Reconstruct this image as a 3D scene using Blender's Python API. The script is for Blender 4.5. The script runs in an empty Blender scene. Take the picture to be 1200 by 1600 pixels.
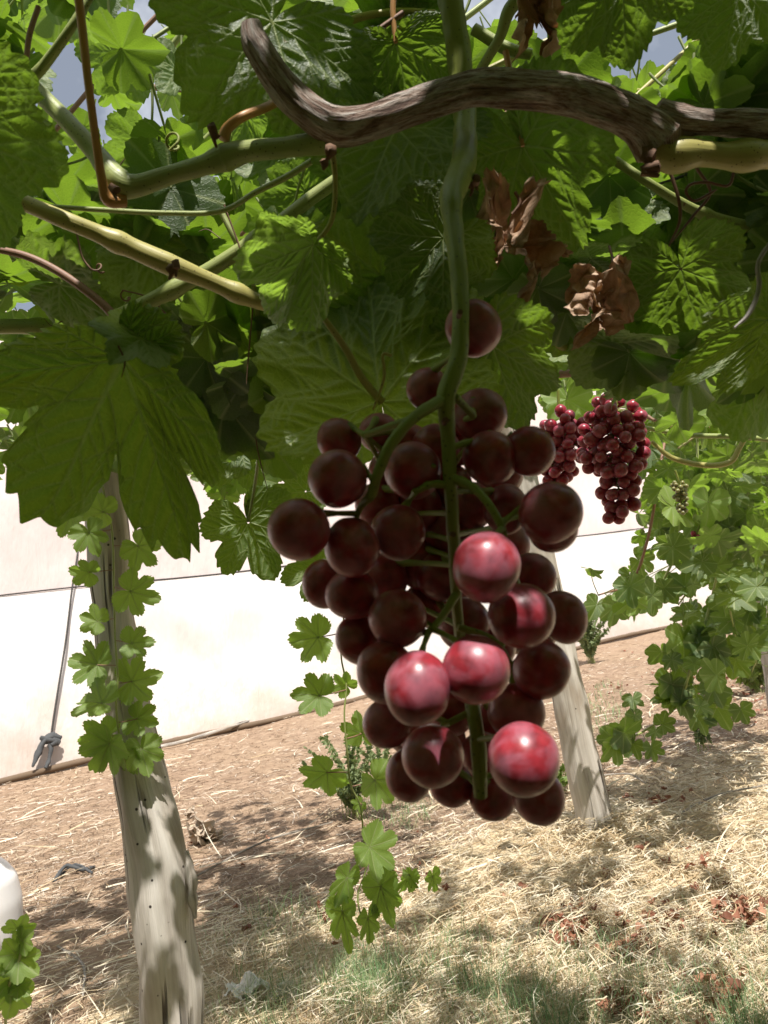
import bpy, math, random
import numpy as np
from mathutils import Vector, noise as mnoise

rad = math.radians
SC = bpy.context.scene
COL = SC.collection
rng = np.random.default_rng(7)
random.seed(7)

# ---------------------------------------------------------------- camera
FPX = 1210.0                      # focal length in photo pixels (photo 1200 x 1600)
CAMH, PITCH, ROLL = 0.90, rad(7.4), rad(9.0)
CAM = np.array([0.0, 0.0, CAMH])
FW = np.array([0, math.cos(PITCH), math.sin(PITCH)])
U0 = np.array([0, -math.sin(PITCH), math.cos(PITCH)])
R0 = np.array([1.0, 0, 0])
RT = math.cos(ROLL) * R0 - math.sin(ROLL) * U0
UP = math.sin(ROLL) * R0 + math.cos(ROLL) * U0
cd = bpy.data.cameras.new('camera')
cam = bpy.data.objects.new('camera', cd)
COL.objects.link(cam)
SC.camera = cam
from mathutils import Matrix
cam.matrix_world = Matrix(((RT[0], UP[0], -FW[0], 0), (RT[1], UP[1], -FW[1], 0), (RT[2], UP[2], -FW[2], CAMH), (0, 0, 0, 1)))
cd.sensor_fit = 'HORIZONTAL'
cd.sensor_width = 5.0
cd.lens = 5.0 * FPX / 1200.0
cd.clip_start, cd.clip_end = 0.02, 500
cd.dof.use_dof = True
cd.dof.focus_distance = 0.95
cd.dof.aperture_fstop = 4.5
SC.render.resolution_x, SC.render.resolution_y = 768, 1024

# ---------------------------------------------------------------- light
SUN = np.array([0.16, -0.40, 0.90]); SUN /= np.linalg.norm(SUN)
w = bpy.data.worlds.new('World'); SC.world = w; w.use_nodes = True
nt = w.node_tree
sky = nt.nodes.new('ShaderNodeTexSky'); sky.sky_type = 'NISHITA'; sky.sun_disc = False; sky.dust_density = 3.0; sky.air_density = 1.2
sky.sun_elevation = math.asin(SUN[2]); sky.sun_rotation = math.atan2(SUN[0], SUN[1])
bg = nt.nodes['Background']; bg.inputs['Strength'].default_value = 0.055
_tc = nt.nodes.new('ShaderNodeTexCoord'); _n = nt.nodes.new('ShaderNodeTexNoise'); _n.inputs['Scale'].default_value = 3.2; _n.inputs['Detail'].default_value = 6; _n.inputs['Roughness'].default_value = 0.6
_r = nt.nodes.new('ShaderNodeValToRGB'); _r.color_ramp.elements[0].color = (.20, .20, .20, 1); _r.color_ramp.elements[0].position = 0.46; _r.color_ramp.elements[1].position = 0.68
_x = nt.nodes.new('ShaderNodeMix'); _x.data_type = 'RGBA'; _x.inputs[7].default_value = (14, 14.5, 15.5, 1)
nt.links.new(_tc.outputs['Generated'], _n.inputs['Vector']); nt.links.new(_n.outputs['Fac'], _r.inputs[0]); nt.links.new(_r.outputs[0], _x.inputs[0])
nt.links.new(sky.outputs[0], _x.inputs[6]); nt.links.new(_x.outputs[2], bg.inputs[0])
ld = bpy.data.lights.new('sun', 'SUN'); ld.energy = 5.0; ld.angle = rad(0.55); ld.color = (1.0, 0.96, 0.9)
so = bpy.data.objects.new('sun', ld); COL.objects.link(so)
so.rotation_euler = Vector(SUN).to_track_quat('Z', 'Y').to_euler()
SC.view_settings.view_transform = 'Standard'; SC.view_settings.look = 'None'
SC.view_settings.exposure = 0.55; SC.view_settings.gamma = 1
SC.cycles.max_bounces = 8
SC.cycles.transparent_max_bounces = 8

# ---------------------------------------------------------------- placing helpers
def P(px, py, d):                 # photo pixel at a real depth along the view axis
    return CAM + d * (FW + (px - 600) / FPX * RT - (py - 800) / FPX * UP)
def ray(px, py):
    return FW + (px - 600) / FPX * RT - (py - 800) / FPX * UP
def PY(px, py, y):
    r = ray(px, py); return CAM + r * (y / r[1])
def G(px, py, z=0.0):
    r = ray(px, py); return CAM + r * ((z - CAMH) / r[2])
def proj(p):
    q = np.asarray(p) - CAM; d = q @ FW
    return 600 + FPX * (q @ RT) / d, 800 - FPX * (q @ UP) / d, d
def nrm(v): return v / (np.linalg.norm(v) + 1e-12)
def U(a, b): return float(rng.uniform(a, b))

# ---------------------------------------------------------------- object helpers
class MB:
    def __init__(s): s.V = []; s.F = []; s.T = []; s.UV = []; s.M = []; s.A = []; s.n = 0
    def add(s, V, F, tint=0.5, vein=None, uv=None, mat=0):
        V = np.asarray(V, float); F = np.asarray(F, int)
        s.V.append(V); s.F.append(F + s.n); s.n += len(V)
        s.T.append(np.full(len(V), tint, float) if np.isscalar(tint) else np.asarray(tint, float))
        s.A.append(np.zeros(len(V)) if vein is None else vein)
        s.UV.append(np.zeros((len(V), 2)) if uv is None else uv)
        s.M.append(np.full(len(F), mat, int))
    def build(s, name, mats, parent=None, origin=None, smooth=True):
        V = np.concatenate(s.V); T = np.concatenate(s.T); A = np.concatenate(s.A); UV = np.concatenate(s.UV); M = np.concatenate(s.M)
        if parent is not None and origin is None: origin = np.array(parent['_o'])
        if origin is None: origin = np.zeros(3)
        V = V - np.asarray(origin)
        me = bpy.data.meshes.new(name)
        nf = sum(len(f) for f in s.F); ls = np.concatenate([np.full(len(f), f.shape[1]) for f in s.F])
        vi = np.concatenate([f.ravel() for f in s.F])
        me.vertices.add(len(V)); me.vertices.foreach_set('co', V.ravel().astype('f'))
        me.loops.add(len(vi)); me.loops.foreach_set('vertex_index', vi.astype('i'))
        me.polygons.add(nf)
        me.polygons.foreach_set('loop_start', (np.cumsum(ls) - ls).astype('i'))
        me.polygons.foreach_set('loop_total', ls.astype('i'))
        me.polygons.foreach_set('material_index', M.astype('i'))
        me.polygons.foreach_set('use_smooth', np.full(nf, smooth))
        for nm, ar in (('tint', T), ('vein', A)):
            a = me.attributes.new(nm, 'FLOAT', 'POINT'); a.data.foreach_set('value', ar.astype('f'))
        uvl = me.uv_layers.new(name='UVMap'); uvl.data.foreach_set('uv', UV[vi].ravel().astype('f'))
        me.update(calc_edges=True); me.validate()
        for m in (mats if isinstance(mats, (list, tuple)) else [mats]): me.materials.append(m)
        o = bpy.data.objects.new(name, me); COL.objects.link(o)
        if parent is not None:
            o.parent = parent
            po = np.array(parent['_o']); o.location = np.asarray(origin) - po
        else: o.location = origin
        o['_o'] = [float(x) for x in origin]
        return o
def thing(name, loc, label, cat, group=None):
    o = bpy.data.objects.new(name, None); COL.objects.link(o); o.location = loc
    o.empty_display_size = 0.05
    o['_o'] = [float(x) for x in loc]
    return tag(o, label, cat, group)
def tag(o, label=None, cat=None, group=None, kind=None):
    if label: o['label'] = label
    if cat: o['category'] = cat
    if group: o['group'] = group
    if kind: o['kind'] = kind
    return o

def spline(pts, n):
    pts = np.asarray(pts, float)
    if len(pts) == 2: return pts[0] + (pts[1] - pts[0]) * np.linspace(0, 1, n)[:, None]
    E = np.vstack([2 * pts[0] - pts[1], pts, 2 * pts[-1] - pts[-2]])
    out = []
    for t in np.linspace(0, len(pts) - 1 - 1e-9, n):
        i = int(t); f = t - i
        a, b, c, d = E[i:i + 4]
        out.append(0.5 * (2 * b + (c - a) * f + (2 * a - 5 * b + 4 * c - d) * f * f + (3 * b - a - 3 * c + d) * f ** 3))
    return np.array(out)
def tube(mb, pts, rads, n=24, sides=8, tint=0.5, mat=0, rough=0.0, nodes=0, flat=1.0, seed=0, cap=True, dens=None):
    """swept tube; rads in metres, one per control point. rough = lumpy bark, nodes = swellings"""
    pts = np.asarray(pts, float); rads = np.broadcast_to(np.asarray(rads, float), (len(pts),))
    C = spline(pts, n); R = np.interp(np.linspace(0, len(pts) - 1, n), np.arange(len(pts)), rads)
    T = np.gradient(C, axis=0); T /= np.linalg.norm(T, axis=1)[:, None] + 1e-12
    L = np.concatenate([[0], np.cumsum(np.linalg.norm(np.diff(C, axis=0), axis=1))])
    if nodes:
        for k in range(nodes):
            c = L[-1] * (k + 0.5 + 0.2 * math.sin(seed + k * 5)) / nodes
            R = R * (1 + 0.32 * np.exp(-((L - c) / (R.mean() * 1.3)) ** 2))
    ref = np.array([0.3, 0.2, 0.9]); ref = np.array([1.0, 0, 0]) if abs(T[0] @ nrm(ref)) > 0.9 else nrm(ref)
    N = nrm(ref - T[0] * (ref @ T[0])); Vs = []; uvs = []
    for i in range(n):
        N = nrm(N - T[i] * (N @ T[i])); B = np.cross(T[i], N)
        th = np.linspace(0, 2 * math.pi, sides, endpoint=False)
        r = np.full(sides, R[i])
        if rough:
            for j in range(sides):
                p = Vector((math.cos(th[j]) * 1.3 + seed, math.sin(th[j]) * 1.3, L[i] / R.mean() * 0.35))
                q = Vector((math.cos(th[j]) * 4 + seed, math.sin(th[j]) * 4, L[i] / R.mean() * 0.5))
                w_ = Vector((math.cos(th[j]) * 9 + seed, math.sin(th[j]) * 9, L[i] / R.mean() * 0.45)); r[j] *= 1 + rough * (mnoise.noise(p) + 0.45 * mnoise.noise(q) + 0.3 * mnoise.noise(w_))
        Vs.append(C[i] + (np.cos(th) * r)[:, None] * N + (np.sin(th) * r * flat)[:, None] * B)
        uvs.append(np.stack([np.arange(sides) / sides, np.full(sides, L[i])], 1))
    V = np.concatenate(Vs); uv = np.concatenate(uvs)
    i, j = np.meshgrid(np.arange(n - 1), np.arange(sides), indexing='ij'); i = i.ravel(); j = j.ravel(); j2 = (j + 1) % sides
    F = np.stack([i * sides + j, i * sides + j2, (i + 1) * sides + j2, (i + 1) * sides + j], 1)
    mb.add(V, F, tint, uv=uv, mat=mat)
    if cap:
        for k, c in ((0, C[0]), (n - 1, C[-1])):
            VV = np.vstack([V[k * sides:(k + 1) * sides], c + (T[k] * R[k] * (0.35 if k else -0.35))])
            a = np.arange(sides)
            FF = np.stack([a, (a + 1) % sides, np.full(sides, sides)], 1)
            mb.add(VV, FF, tint, uv=np.zeros((sides + 1, 2)), mat=mat)
    return C

# ---------------------------------------------------------------- materials
def mat(name): 
    m = bpy.data.materials.new(name); m.use_nodes = True; return m
def N_(m, t, **k):
    n = m.node_tree.nodes.new(t)
    for a, b in k.items():
        if a.startswith('i_'):
            key = a[2:]; key = int(key) if key.isdigit() else key.replace('_', ' ')
            n.inputs[key].default_value = b
        else: setattr(n, a, b)
    return n
def K(m, a, b): m.node_tree.links.new(a, b)
def ramp(m, fac, stops):
    r = N_(m, 'ShaderNodeValToRGB'); e = r.color_ramp.elements
    while len(e) < len(stops): e.new(0.5)
    for x, (p, c) in zip(e, stops): x.position = p; x.color = (*c, 1)
    if fac is not None: K(m, fac, r.inputs[0])
    return r.outputs[0]
def mix(m, f, a, b, mode='MIX'):
    n = N_(m, 'ShaderNodeMix', data_type='RGBA', blend_type=mode)
    for s, v in ((0, f), (6, a), (7, b)):
        if isinstance(v, (int, float)): n.inputs[s].default_value = v
        elif isinstance(v, tuple): n.inputs[s].default_value = (*v, 1)
        else: K(m, v, n.inputs[s])
    return n.outputs[2]
def mth(m, op, a, b=0.5, clamp=False):
    n = N_(m, 'ShaderNodeMath', operation=op, use_clamp=clamp)
    for s, v in ((0, a), (1, b)):
        if isinstance(v, (int, float)): n.inputs[s].default_value = v
        else: K(m, v, n.inputs[s])
    return n.outputs[0]
def texnoise(m, vec, scale, detail=4, rough=0.55, dist=0.0):
    n = N_(m, 'ShaderNodeTexNoise'); n.inputs['Scale'].default_value = scale; n.inputs['Detail'].default_value = detail
    n.inputs['Roughness'].default_value = rough; n.inputs['Distortion'].default_value = dist
    if vec is not None: K(m, vec, n.inputs['Vector'])
    return n.outputs['Fac']
def mapping(m, src, scale):
    mp = N_(m, 'ShaderNodeMapping'); mp.inputs['Scale'].default_value = scale; K(m, src, mp.inputs[0]); return mp.outputs[0]
def bump(m, h, strength, dist):
    b = N_(m, 'ShaderNodeBump'); b.inputs['Strength'].default_value = strength; b.inputs['Distance'].default_value = dist
    K(m, h, b.inputs['Height']); return b.outputs[0]
def P_(m): return m.node_tree.nodes['Principled BSDF']
def out(m): return m.node_tree.nodes['Material Output']
def coord(m, k='Object'): return N_(m, 'ShaderNodeTexCoord').outputs[k]
def attr(m, k): return N_(m, 'ShaderNodeAttribute', attribute_name=k).outputs['Fac']

def leaf_mat(name, dark, light, tr, trans=0.45, rough=0.42, veincol=(0.34, 0.39, 0.17)):
    m = mat(name); p = P_(m); uv = coord(m, 'UV'); oc = coord(m)
    t = attr(m, 'tint'); v = attr(m, 'vein')
    big = texnoise(m, uv, 3.0, 3); 
    c = mix(m, mth(m, 'MULTIPLY_ADD', t, 0.75, ), dark, light)
    f = mth(m, 'ADD', mth(m, 'MULTIPLY', t, 0.8), mth(m, 'MULTIPLY', big, 0.4), True)
    c = mix(m, f, dark, light)
    vo = N_(m, 'ShaderNodeTexVoronoi', feature='DISTANCE_TO_EDGE'); vo.inputs['Scale'].default_value = 17
    K(m, uv, vo.inputs['Vector'])
    net = mth(m, 'SUBTRACT', 1.0, mth(m, 'MULTIPLY', vo.outputs['Distance'], 9.0, True), True)
    net2 = N_(m, 'ShaderNodeTexVoronoi', feature='DISTANCE_TO_EDGE'); net2.inputs['Scale'].default_value = 52; K(m, uv, net2.inputs['Vector'])
    n2 = mth(m, 'SUBTRACT', 1.0, mth(m, 'MULTIPLY', net2.outputs['Distance'], 5.0, True), True)
    nn = mth(m, 'ADD', mth(m, 'MULTIPLY', net, 0.7), mth(m, 'MULTIPLY', n2, 0.3))
    c = mix(m, mth(m, 'MULTIPLY', nn, 0.15), c, veincol)
    c = mix(m, mth(m, 'MULTIPLY', v, 0.9), c, veincol)
    sp = texnoise(m, uv, 9.0, 5, 0.7)                                       # dusty blemishes
    c = mix(m, ramp(m, sp, [(0.62, (0, 0, 0)), (0.70, (0.75,) * 3)]), c, (0.17, 0.12, 0.05))
    K(m, c, p.inputs['Base Color']); p.inputs['Roughness'].default_value = rough
    p.inputs['Specular IOR Level'].default_value = 0.55
    h = mth(m, 'ADD', nn, mth(m, 'MULTIPLY', big, 1.5))
    b = bump(m, h, 0.35, 0.0010); K(m, b, p.inputs['Normal'])
    tl = N_(m, 'ShaderNodeBsdfTranslucent'); K(m, b, tl.inputs['Normal'])
    tc = mix(m, f, tr, tuple(x * 1.25 for x in tr))
    tc = mix(m, mth(m, 'MULTIPLY', nn, 0.3), tc, (tr[0] * 1.5, tr[1] * 1.25, tr[2] * 1.6))
    tc = mix(m, mth(m, 'MULTIPLY', v, 0.7), tc, (0.26, 0.40, 0.09))
    K(m, tc, tl.inputs[0])
    ms = N_(m, 'ShaderNodeMixShader'); ms.inputs[0].default_value = trans
    K(m, p.outputs[0], ms.inputs[1]); K(m, tl.outputs[0], ms.inputs[2]); K(m, ms.outputs[0], out(m).inputs[0])
    return m
M_leaf = leaf_mat('vine_leaf', (0.028, 0.050, 0.018), (0.075, 0.12, 0.04), (0.27, 0.45, 0.030), 0.35, 0.50)
M_young = leaf_mat('young_leaf', (0.075, 0.14, 0.03), (0.17, 0.24, 0.055), (0.34, 0.55, 0.05), 0.40, 0.48)
M_weed = leaf_mat('weed_leaf', (0.05, 0.09, 0.035), (0.12, 0.17, 0.07), (0.15, 0.25, 0.06), 0.3, 0.6)

def stem_mat(name, a, b, rough=0.5, spots=True, bs=0.3):
    m = mat(name); p = P_(m); uv = coord(m, 'UV'); oc = coord(m)
    st = texnoise(m, mapping(m, uv, (26, 25, 1)), 1.0, 3)
    t = attr(m, 'tint')
    f = mth(m, 'ADD', mth(m, 'MULTIPLY', st, 0.5), mth(m, 'SUBTRACT', t, 0.25), True)
    c = mix(m, f, a, b)
    if spots:
        vo = N_(m, 'ShaderNodeTexVoronoi'); vo.inputs['Scale'].default_value = 330; K(m, oc, vo.inputs['Vector'])
        c = mix(m, ramp(m, vo.outputs['Distance'], [(0.10, (0.8,) * 3), (0.2, (0, 0, 0))]), c, (0.05, 0.03, 0.015))
    K(m, c, p.inputs['Base Color']); p.inputs['Roughness'].default_value = rough
    K(m, bump(m, st, bs, 0.001), p.inputs['Normal'])
    p.inputs['Subsurface Weight'].default_value = 0.12; p.inputs['Subsurface Radius'].default_value = (0.004, 0.005, 0.001)
    return m
M_vein = stem_mat('leaf_vein', (0.24, 0.28, 0.11), (0.36, 0.40, 0.17), 0.5, False)
_t = N_(M_vein, 'ShaderNodeBsdfTranslucent'); _t.inputs[0].default_value = (0.40, 0.50, 0.12, 1); _m = N_(M_vein, 'ShaderNodeMixShader'); _m.inputs[0].default_value = 0.4
K(M_vein, P_(M_vein).outputs[0], _m.inputs[1]); K(M_vein, _t.outputs[0], _m.inputs[2]); K(M_vein, _m.outputs[0], out(M_vein).inputs[0])
M_green = stem_mat('green_cane', (0.19, 0.23, 0.06), (0.38, 0.42, 0.15), 0.45)
M_yellow = stem_mat('ripening_cane', (0.26, 0.26, 0.07), (0.50, 0.42, 0.14), 0.45)
M_orange = stem_mat('orange_petiole', (0.42, 0.15, 0.05), (0.55, 0.34, 0.12), 0.4, False)
M_pink = stem_mat('reddish_cane', (0.20, 0.09, 0.06), (0.30, 0.17, 0.11), 0.55)
M_tend = stem_mat('tendril', (0.09, 0.035, 0.02), (0.22, 0.12, 0.06), 0.6, False)
M_rachis = stem_mat('rachis', (0.14, 0.165, 0.024), (0.30, 0.33, 0.06), 0.5, True)

def bark_mat():
    m = mat('old_vine_bark'); p = P_(m); uv = coord(m, 'UV')
    s1 = texnoise(m, mapping(m, uv, (16, 38, 1)), 1.0, 7, 0.72, 0.5)
    s2 = texnoise(m, mapping(m, uv, (70, 160, 1)), 1.0, 4, 0.6)
    c = ramp(m, s1, [(0.33, (0.07, 0.035, 0.024)), (0.43, (0.30, 0.18, 0.13)), (0.52, (0.55, 0.43, 0.36)), (0.62, (0.74, 0.67, 0.61))])
    c = mix(m, ramp(m, s2, [(.5, (0, 0, 0)), (.66, (.7,) * 3)]), c, (0.09, 0.045, 0.03))
    K(m, c, p.inputs['Base Color']); p.inputs['Roughness'].default_value = 0.85
    h = mth(m, 'ADD', s1, mth(m, 'MULTIPLY', s2, 0.5))
    K(m, bump(m, h, 1.0, 0.006), p.inputs['Normal']); return m
M_bark = bark_mat()
def post_mat(name, seed):
    m = mat(name); p = P_(m); uv = coord(m, 'UV'); oc = coord(m)
    off = N_(m, 'ShaderNodeMapping'); off.inputs['Location'].default_value = (seed, seed * 2, 0); K(m, uv, off.inputs[0]); uv = off.outputs[0]
    g = texnoise(m, mapping(m, uv, (16, 1.8, 1)), 1.0, 6, 0.6, 0.35)
    g2 = texnoise(m, mapping(m, uv, (70, 6, 1)), 1.0, 4, 0.6, 0.2)
    big = texnoise(m, mapping(m, uv, (3, 3.5, 1)), 1.0, 3)
    c = ramp(m, g, [(0.25, (0.25, 0.215, 0.18)), (0.45, (0.50, 0.455, 0.395)), (0.7, (0.66, 0.62, 0.56))])
    c = mix(m, mth(m, 'MULTIPLY', g2, 0.35), c, (0.2, 0.165, 0.13))
    c = mix(m, ramp(m, big, [(0.5, (0, 0, 0)), (0.68, (0.75,) * 3)]), c, (0.27, 0.21, 0.15))
    crack = ramp(m, texnoise(m, mapping(m, uv, (5.5, 0.55, 1)), 1.0, 3, 0.5, 0.25), [(0.485, (0, 0, 0)), (0.497, (1,) * 3), (0.508, (1,) * 3), (0.52, (0, 0, 0))])
    msk = ramp(m, texnoise(m, mapping(m, uv, (2, 2.2, 1)), 1.0, 1), [(0.54, (0, 0, 0)), (0.60, (1,) * 3)])
    cr = mth(m, 'MULTIPLY', crack, msk)
    c = mix(m, cr, c, (0.06, 0.045, 0.035))
    vo = N_(m, 'ShaderNodeTexVoronoi'); vo.inputs['Scale'].default_value = 26; K(m, oc, vo.inputs['Vector'])   # borer holes
    c = mix(m, ramp(m, vo.outputs['Distance'], [(0.07, (1,) * 3), (0.10, (0, 0, 0))]), c, (0.03, 0.02, 0.015))
    K(m, c, p.inputs['Base Color']); p.inputs['Roughness'].default_value = 0.85
    h = mth(m, 'SUBTRACT', mth(m, 'ADD', g, mth(m, 'MULTIPLY', g2, 0.4)), mth(m, 'MULTIPLY', cr, 2.5))
    K(m, bump(m, h, 0.9, 0.006), p.inputs['Normal']); return m
M_post1 = post_mat('weathered_wood', 0.3); M_post2 = post_mat('pale_weathered_wood', 4.1)

def grape_mat(name, deep, red, bloomc, bl=0.5, sss=0.35):
    m = mat(name); p = P_(m); oc = coord(m)
    ri = N_(m, 'ShaderNodeObjectInfo').outputs['Random']
    vm = N_(m, 'ShaderNodeVectorMath', operation='ADD'); K(m, oc, vm.inputs[0])
    cx = N_(m, 'ShaderNodeCombineXYZ'); r9 = mth(m, 'MULTIPLY', ri, 37.0)
    for i in range(3): K(m, r9, cx.inputs[i])
    K(m, cx.outputs[0], vm.inputs[1]); v = vm.outputs[0]
    n1 = texnoise(m, v, 0.9, 3, 0.5, 0.7); n2 = texnoise(m, v, 2.2, 4, 0.5); n3 = texnoise(m, v, 22, 2)
    c = mix(m, ramp(m, n2, [(0.34, (0.3,) * 3), (0.66, (1,) * 3)]), deep, red)
    f = ramp(m, n1, [(0.42, (0.06,) * 3), (0.56, (bl,) * 3), (0.72, (bl * 1.35,) * 3)])
    f = mth(m, 'MULTIPLY', f, mth(m, 'ADD', mth(m, 'MULTIPLY', n2, 0.9), 0.45), True)
    f = mth(m, 'ADD', f, ramp(m, n3, [(0.66, (0, 0, 0)), (0.74, (0.13,) * 3)]), True)
    c = mix(m, f, c, bloomc)
    K(m, c, p.inputs['Base Color'])
    K(m, mth(m, 'ADD', mth(m, 'MULTIPLY', f, 0.35), 0.28), p.inputs['Roughness'])
    p.inputs['Subsurface Weight'].default_value = sss
    p.inputs['Subsurface Radius'].default_value = (0.006, 0.0010, 0.0009)
    p.inputs['Subsurface Scale'].default_value = 1.0
    K(m, bump(m, n3, 0.06, 0.0004), p.inputs['Normal'])
    return m
M_grape = grape_mat('red_grape_skin', (0.09, 0.003, 0.006), (0.36, 0.009, 0.017), (0.60, 0.36, 0.48), 0.26)
M_grape2 = grape_mat('far_grape_skin', (0.07, 0.004, 0.009), (0.36, 0.012, 0.028), (0.45, 0.2, 0.3), 0.25, 0.2)
M_ungrape = grape_mat('unripe_grape_skin', (0.12, 0.13, 0.03), (0.22, 0.20, 0.06), (0.3, 0.3, 0.2), 0.2, 0.2)
M_scar = stem_mat('grape_scar', (0.10, 0.05, 0.03), (0.2, 0.1, 0.05), 0.8, False)

def dead_mat():
    m = mat('withered_leaf'); p = P_(m); uv = coord(m, 'UV')
    n = texnoise(m, uv, 3.5, 6, 0.65); c = ramp(m, n, [(0.3, (0.16, 0.09, 0.05)), (0.5, (0.42, 0.27, 0.17)), (0.7, (0.62, 0.48, 0.36))])
    c = mix(m, mth(m, 'MULTIPLY', attr(m, 'vein'), 0.5), c, (0.36, 0.25, 0.15))
    K(m, c, p.inputs['Base Color']); p.inputs['Roughness'].default_value = 0.75
    b = bump(m, texnoise(m, uv, 16, 4), 0.6, 0.002); K(m, b, p.inputs['Normal'])
    tl = N_(m, 'ShaderNodeBsdfTranslucent'); tl.inputs[0].default_value = (0.45, 0.18, 0.05, 1)
    ms = N_(m, 'ShaderNodeMixShader'); ms.inputs[0].default_value = 0.10
    K(m, p.outputs[0], ms.inputs[1]); K(m, tl.outputs[0], ms.inputs[2]); K(m, ms.outputs[0], out(m).inputs[0]); return m
M_dead = dead_mat()

def tint_mat(name, stops, rough=0.8, trans=0.0):
    m = mat(name); p = P_(m); c = ramp(m, attr(m, 'tint'), stops)
    K(m, c, p.inputs['Base Color']); p.inputs['Roughness'].default_value = rough
    if trans:
        tl = N_(m, 'ShaderNodeBsdfTranslucent'); K(m, c, tl.inputs[0]); ms = N_(m, 'ShaderNodeMixShader'); ms.inputs[0].default_value = trans
        K(m, p.outputs[0], ms.inputs[1]); K(m, tl.outputs[0], ms.inputs[2]); K(m, ms.outputs[0], out(m).inputs[0])
    return m
M_straw = tint_mat('straw', [(0.0, (0.20, 0.12, 0.06)), (0.3, (0.44, 0.31, 0.17)), (0.6, (0.68, 0.56, 0.36)), (1.0, (0.84, 0.77, 0.62))], 0.6, 0.3)
M_needle = tint_mat('dry_grass_litter', [(0.0, (0.10, 0.06, 0.035)), (0.4, (0.28, 0.185, 0.115)), (0.7, (0.45, 0.34, 0.235)), (1.0, (0.62, 0.55, 0.46))], 0.8)
M_grass = tint_mat('grass_blade', [(0.0, (0.09, 0.18, 0.07)), (0.5, (0.18, 0.31, 0.13)), (0.8, (0.32, 0.40, 0.19)), (1.0, (0.52, 0.47, 0.28))], 0.6, 0.3)
M_litter = tint_mat('leaf_crumbs', [(0.0, (0.15, 0.055, 0.03)), (0.5, (0.30, 0.12, 0.07)), (1.0, (0.42, 0.22, 0.14))], 0.8, 0.15)

def ground_mat():
    m = mat('soil'); p = P_(m); oc = coord(m)
    n1 = texnoise(m, oc, 0.9, 4); n2 = texnoise(m, oc, 9, 6, 0.7); n3 = texnoise(m, oc, 70, 5, 0.7)
    c = ramp(m, n2, [(0.3, (0.20, 0.13, 0.08)), (0.5, (0.35, 0.24, 0.155)), (0.7, (0.47, 0.34, 0.235))])
    c = mix(m, ramp(m, n1, [(0.42, (0, 0, 0)), (0.6, (0.6,) * 3)]), c, (0.40, 0.285, 0.18))
    c = mix(m, mth(m, 'MULTIPLY', n3, 0.55), c, (0.16, 0.10, 0.065))
    duff = mix(m, mth(m, 'MULTIPLY', n3, .8), (0.66, 0.55, 0.37), (0.34, 0.25, 0.14))
    c = mix(m, attr(m, 'tint'), c, duff)
    K(m, c, p.inputs['Base Color']); p.inputs['Roughness'].default_value = 0.95
    K(m, bump(m, mth(m, 'ADD', n2, mth(m, 'MULTIPLY', n3, 0.5)), 1.0, 0.02), p.inputs['Normal']); return m
M_soil = ground_mat()
def sheet_mat(name, col, col2, trans):
    m = mat(name); p = P_(m); oc = coord(m)
    n = texnoise(m, mapping(m, oc, (0.6, 0.6, 1.6)), 1.0, 3, 0.5, 0.1)
    c = ramp(m, n, [(0.35, col), (0.7, col2)])
    ob = N_(m, 'ShaderNodeSeparateXYZ'); K(m, oc, ob.inputs[0]); dn = texnoise(m, mapping(m, oc, (3, 3, 3)), 1.0, 6, .7)
    dm = mth(m, 'SUBTRACT', mth(m, 'ADD', mth(m, 'MULTIPLY', dn, .95), .02), mth(m, 'MULTIPLY', ob.outputs[2], .62))
    c = mix(m, ramp(m, dm, [(.02, (0, 0, 0)), (.5, (.85,) * 3)]), c, (.52, .41, .33))
    c = mix(m, ramp(m, texnoise(m, mapping(m, oc, (.35, .35, .9)), 1.0, 2, .4, .2), [(.58, (0, 0, 0)), (.72, (.4,) * 3)]), c, (.76, .65, .59))
    K(m, c, p.inputs['Base Color']); p.inputs['Roughness'].default_value = 0.5
    K(m, bump(m, texnoise(m, mapping(m, oc, (5, 5, 1.5)), 1.0, 5, 0.55, 0.2), 0.35, 0.09), p.inputs['Normal'])
    tl = N_(m, 'ShaderNodeBsdfTranslucent'); tl.inputs[0].default_value = (*col2, 1)
    ms = N_(m, 'ShaderNodeMixShader'); ms.inputs[0].default_value = trans
    K(m, p.outputs[0], ms.inputs[1]); K(m, tl.outputs[0], ms.inputs[2]); K(m, ms.outputs[0], out(m).inputs[0]); return m
M_sheetlo = sheet_mat('white_film', (0.70, 0.67, 0.64), (0.58, 0.53, 0.48), 0.10)
M_sheetup = sheet_mat('pinkish_film', (0.80, 0.70, 0.66), (0.70, 0.61, 0.58), 0.15)
def plain(name, col, rough=0.7, metal=0.0, vary=0.3, sc=20, bd=0.003):
    m = mat(name); p = P_(m); n = texnoise(m, coord(m), sc, 5, 0.6)
    c = mix(m, mth(m, 'MULTIPLY', n, vary * 2, True), col, tuple(x * 0.5 for x in col)); K(m, c, p.inputs['Base Color'])
    p.inputs['Roughness'].default_value = rough; p.inputs['Metallic'].default_value = metal
    K(m, bump(m, n, 0.4, bd), p.inputs['Normal']); return m
M_wire = plain('dark_wire', (0.05, 0.045, 0.04), 0.6, 0.5, 0.2, 200, 0.0005)
M_batten = plain('brown_batten', (0.17, 0.115, 0.07), 0.85, 0, 0.4, 8, 0.01)
M_patch = plain('beige_patch', (0.66, 0.56, 0.49), 0.55, 0, 0.08, 4, 0.01)
M_cloth = plain('beige_cloth', (0.45, 0.36, 0.27), 0.9, 0, 0.25, 30, 0.002)
M_paper = plain('white_scrap', (0.72, 0.69, 0.64), 0.8, 0, 0.12, 20, 0.002)
M_rag = plain('dark_rag', (0.075, 0.078, 0.08), 0.85, 0, 0.35, 40, 0.004)
M_plast = plain('white_plastic', (0.78, 0.75, 0.74), 0.35, 0, 0.06, 5, 0.001)

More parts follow.
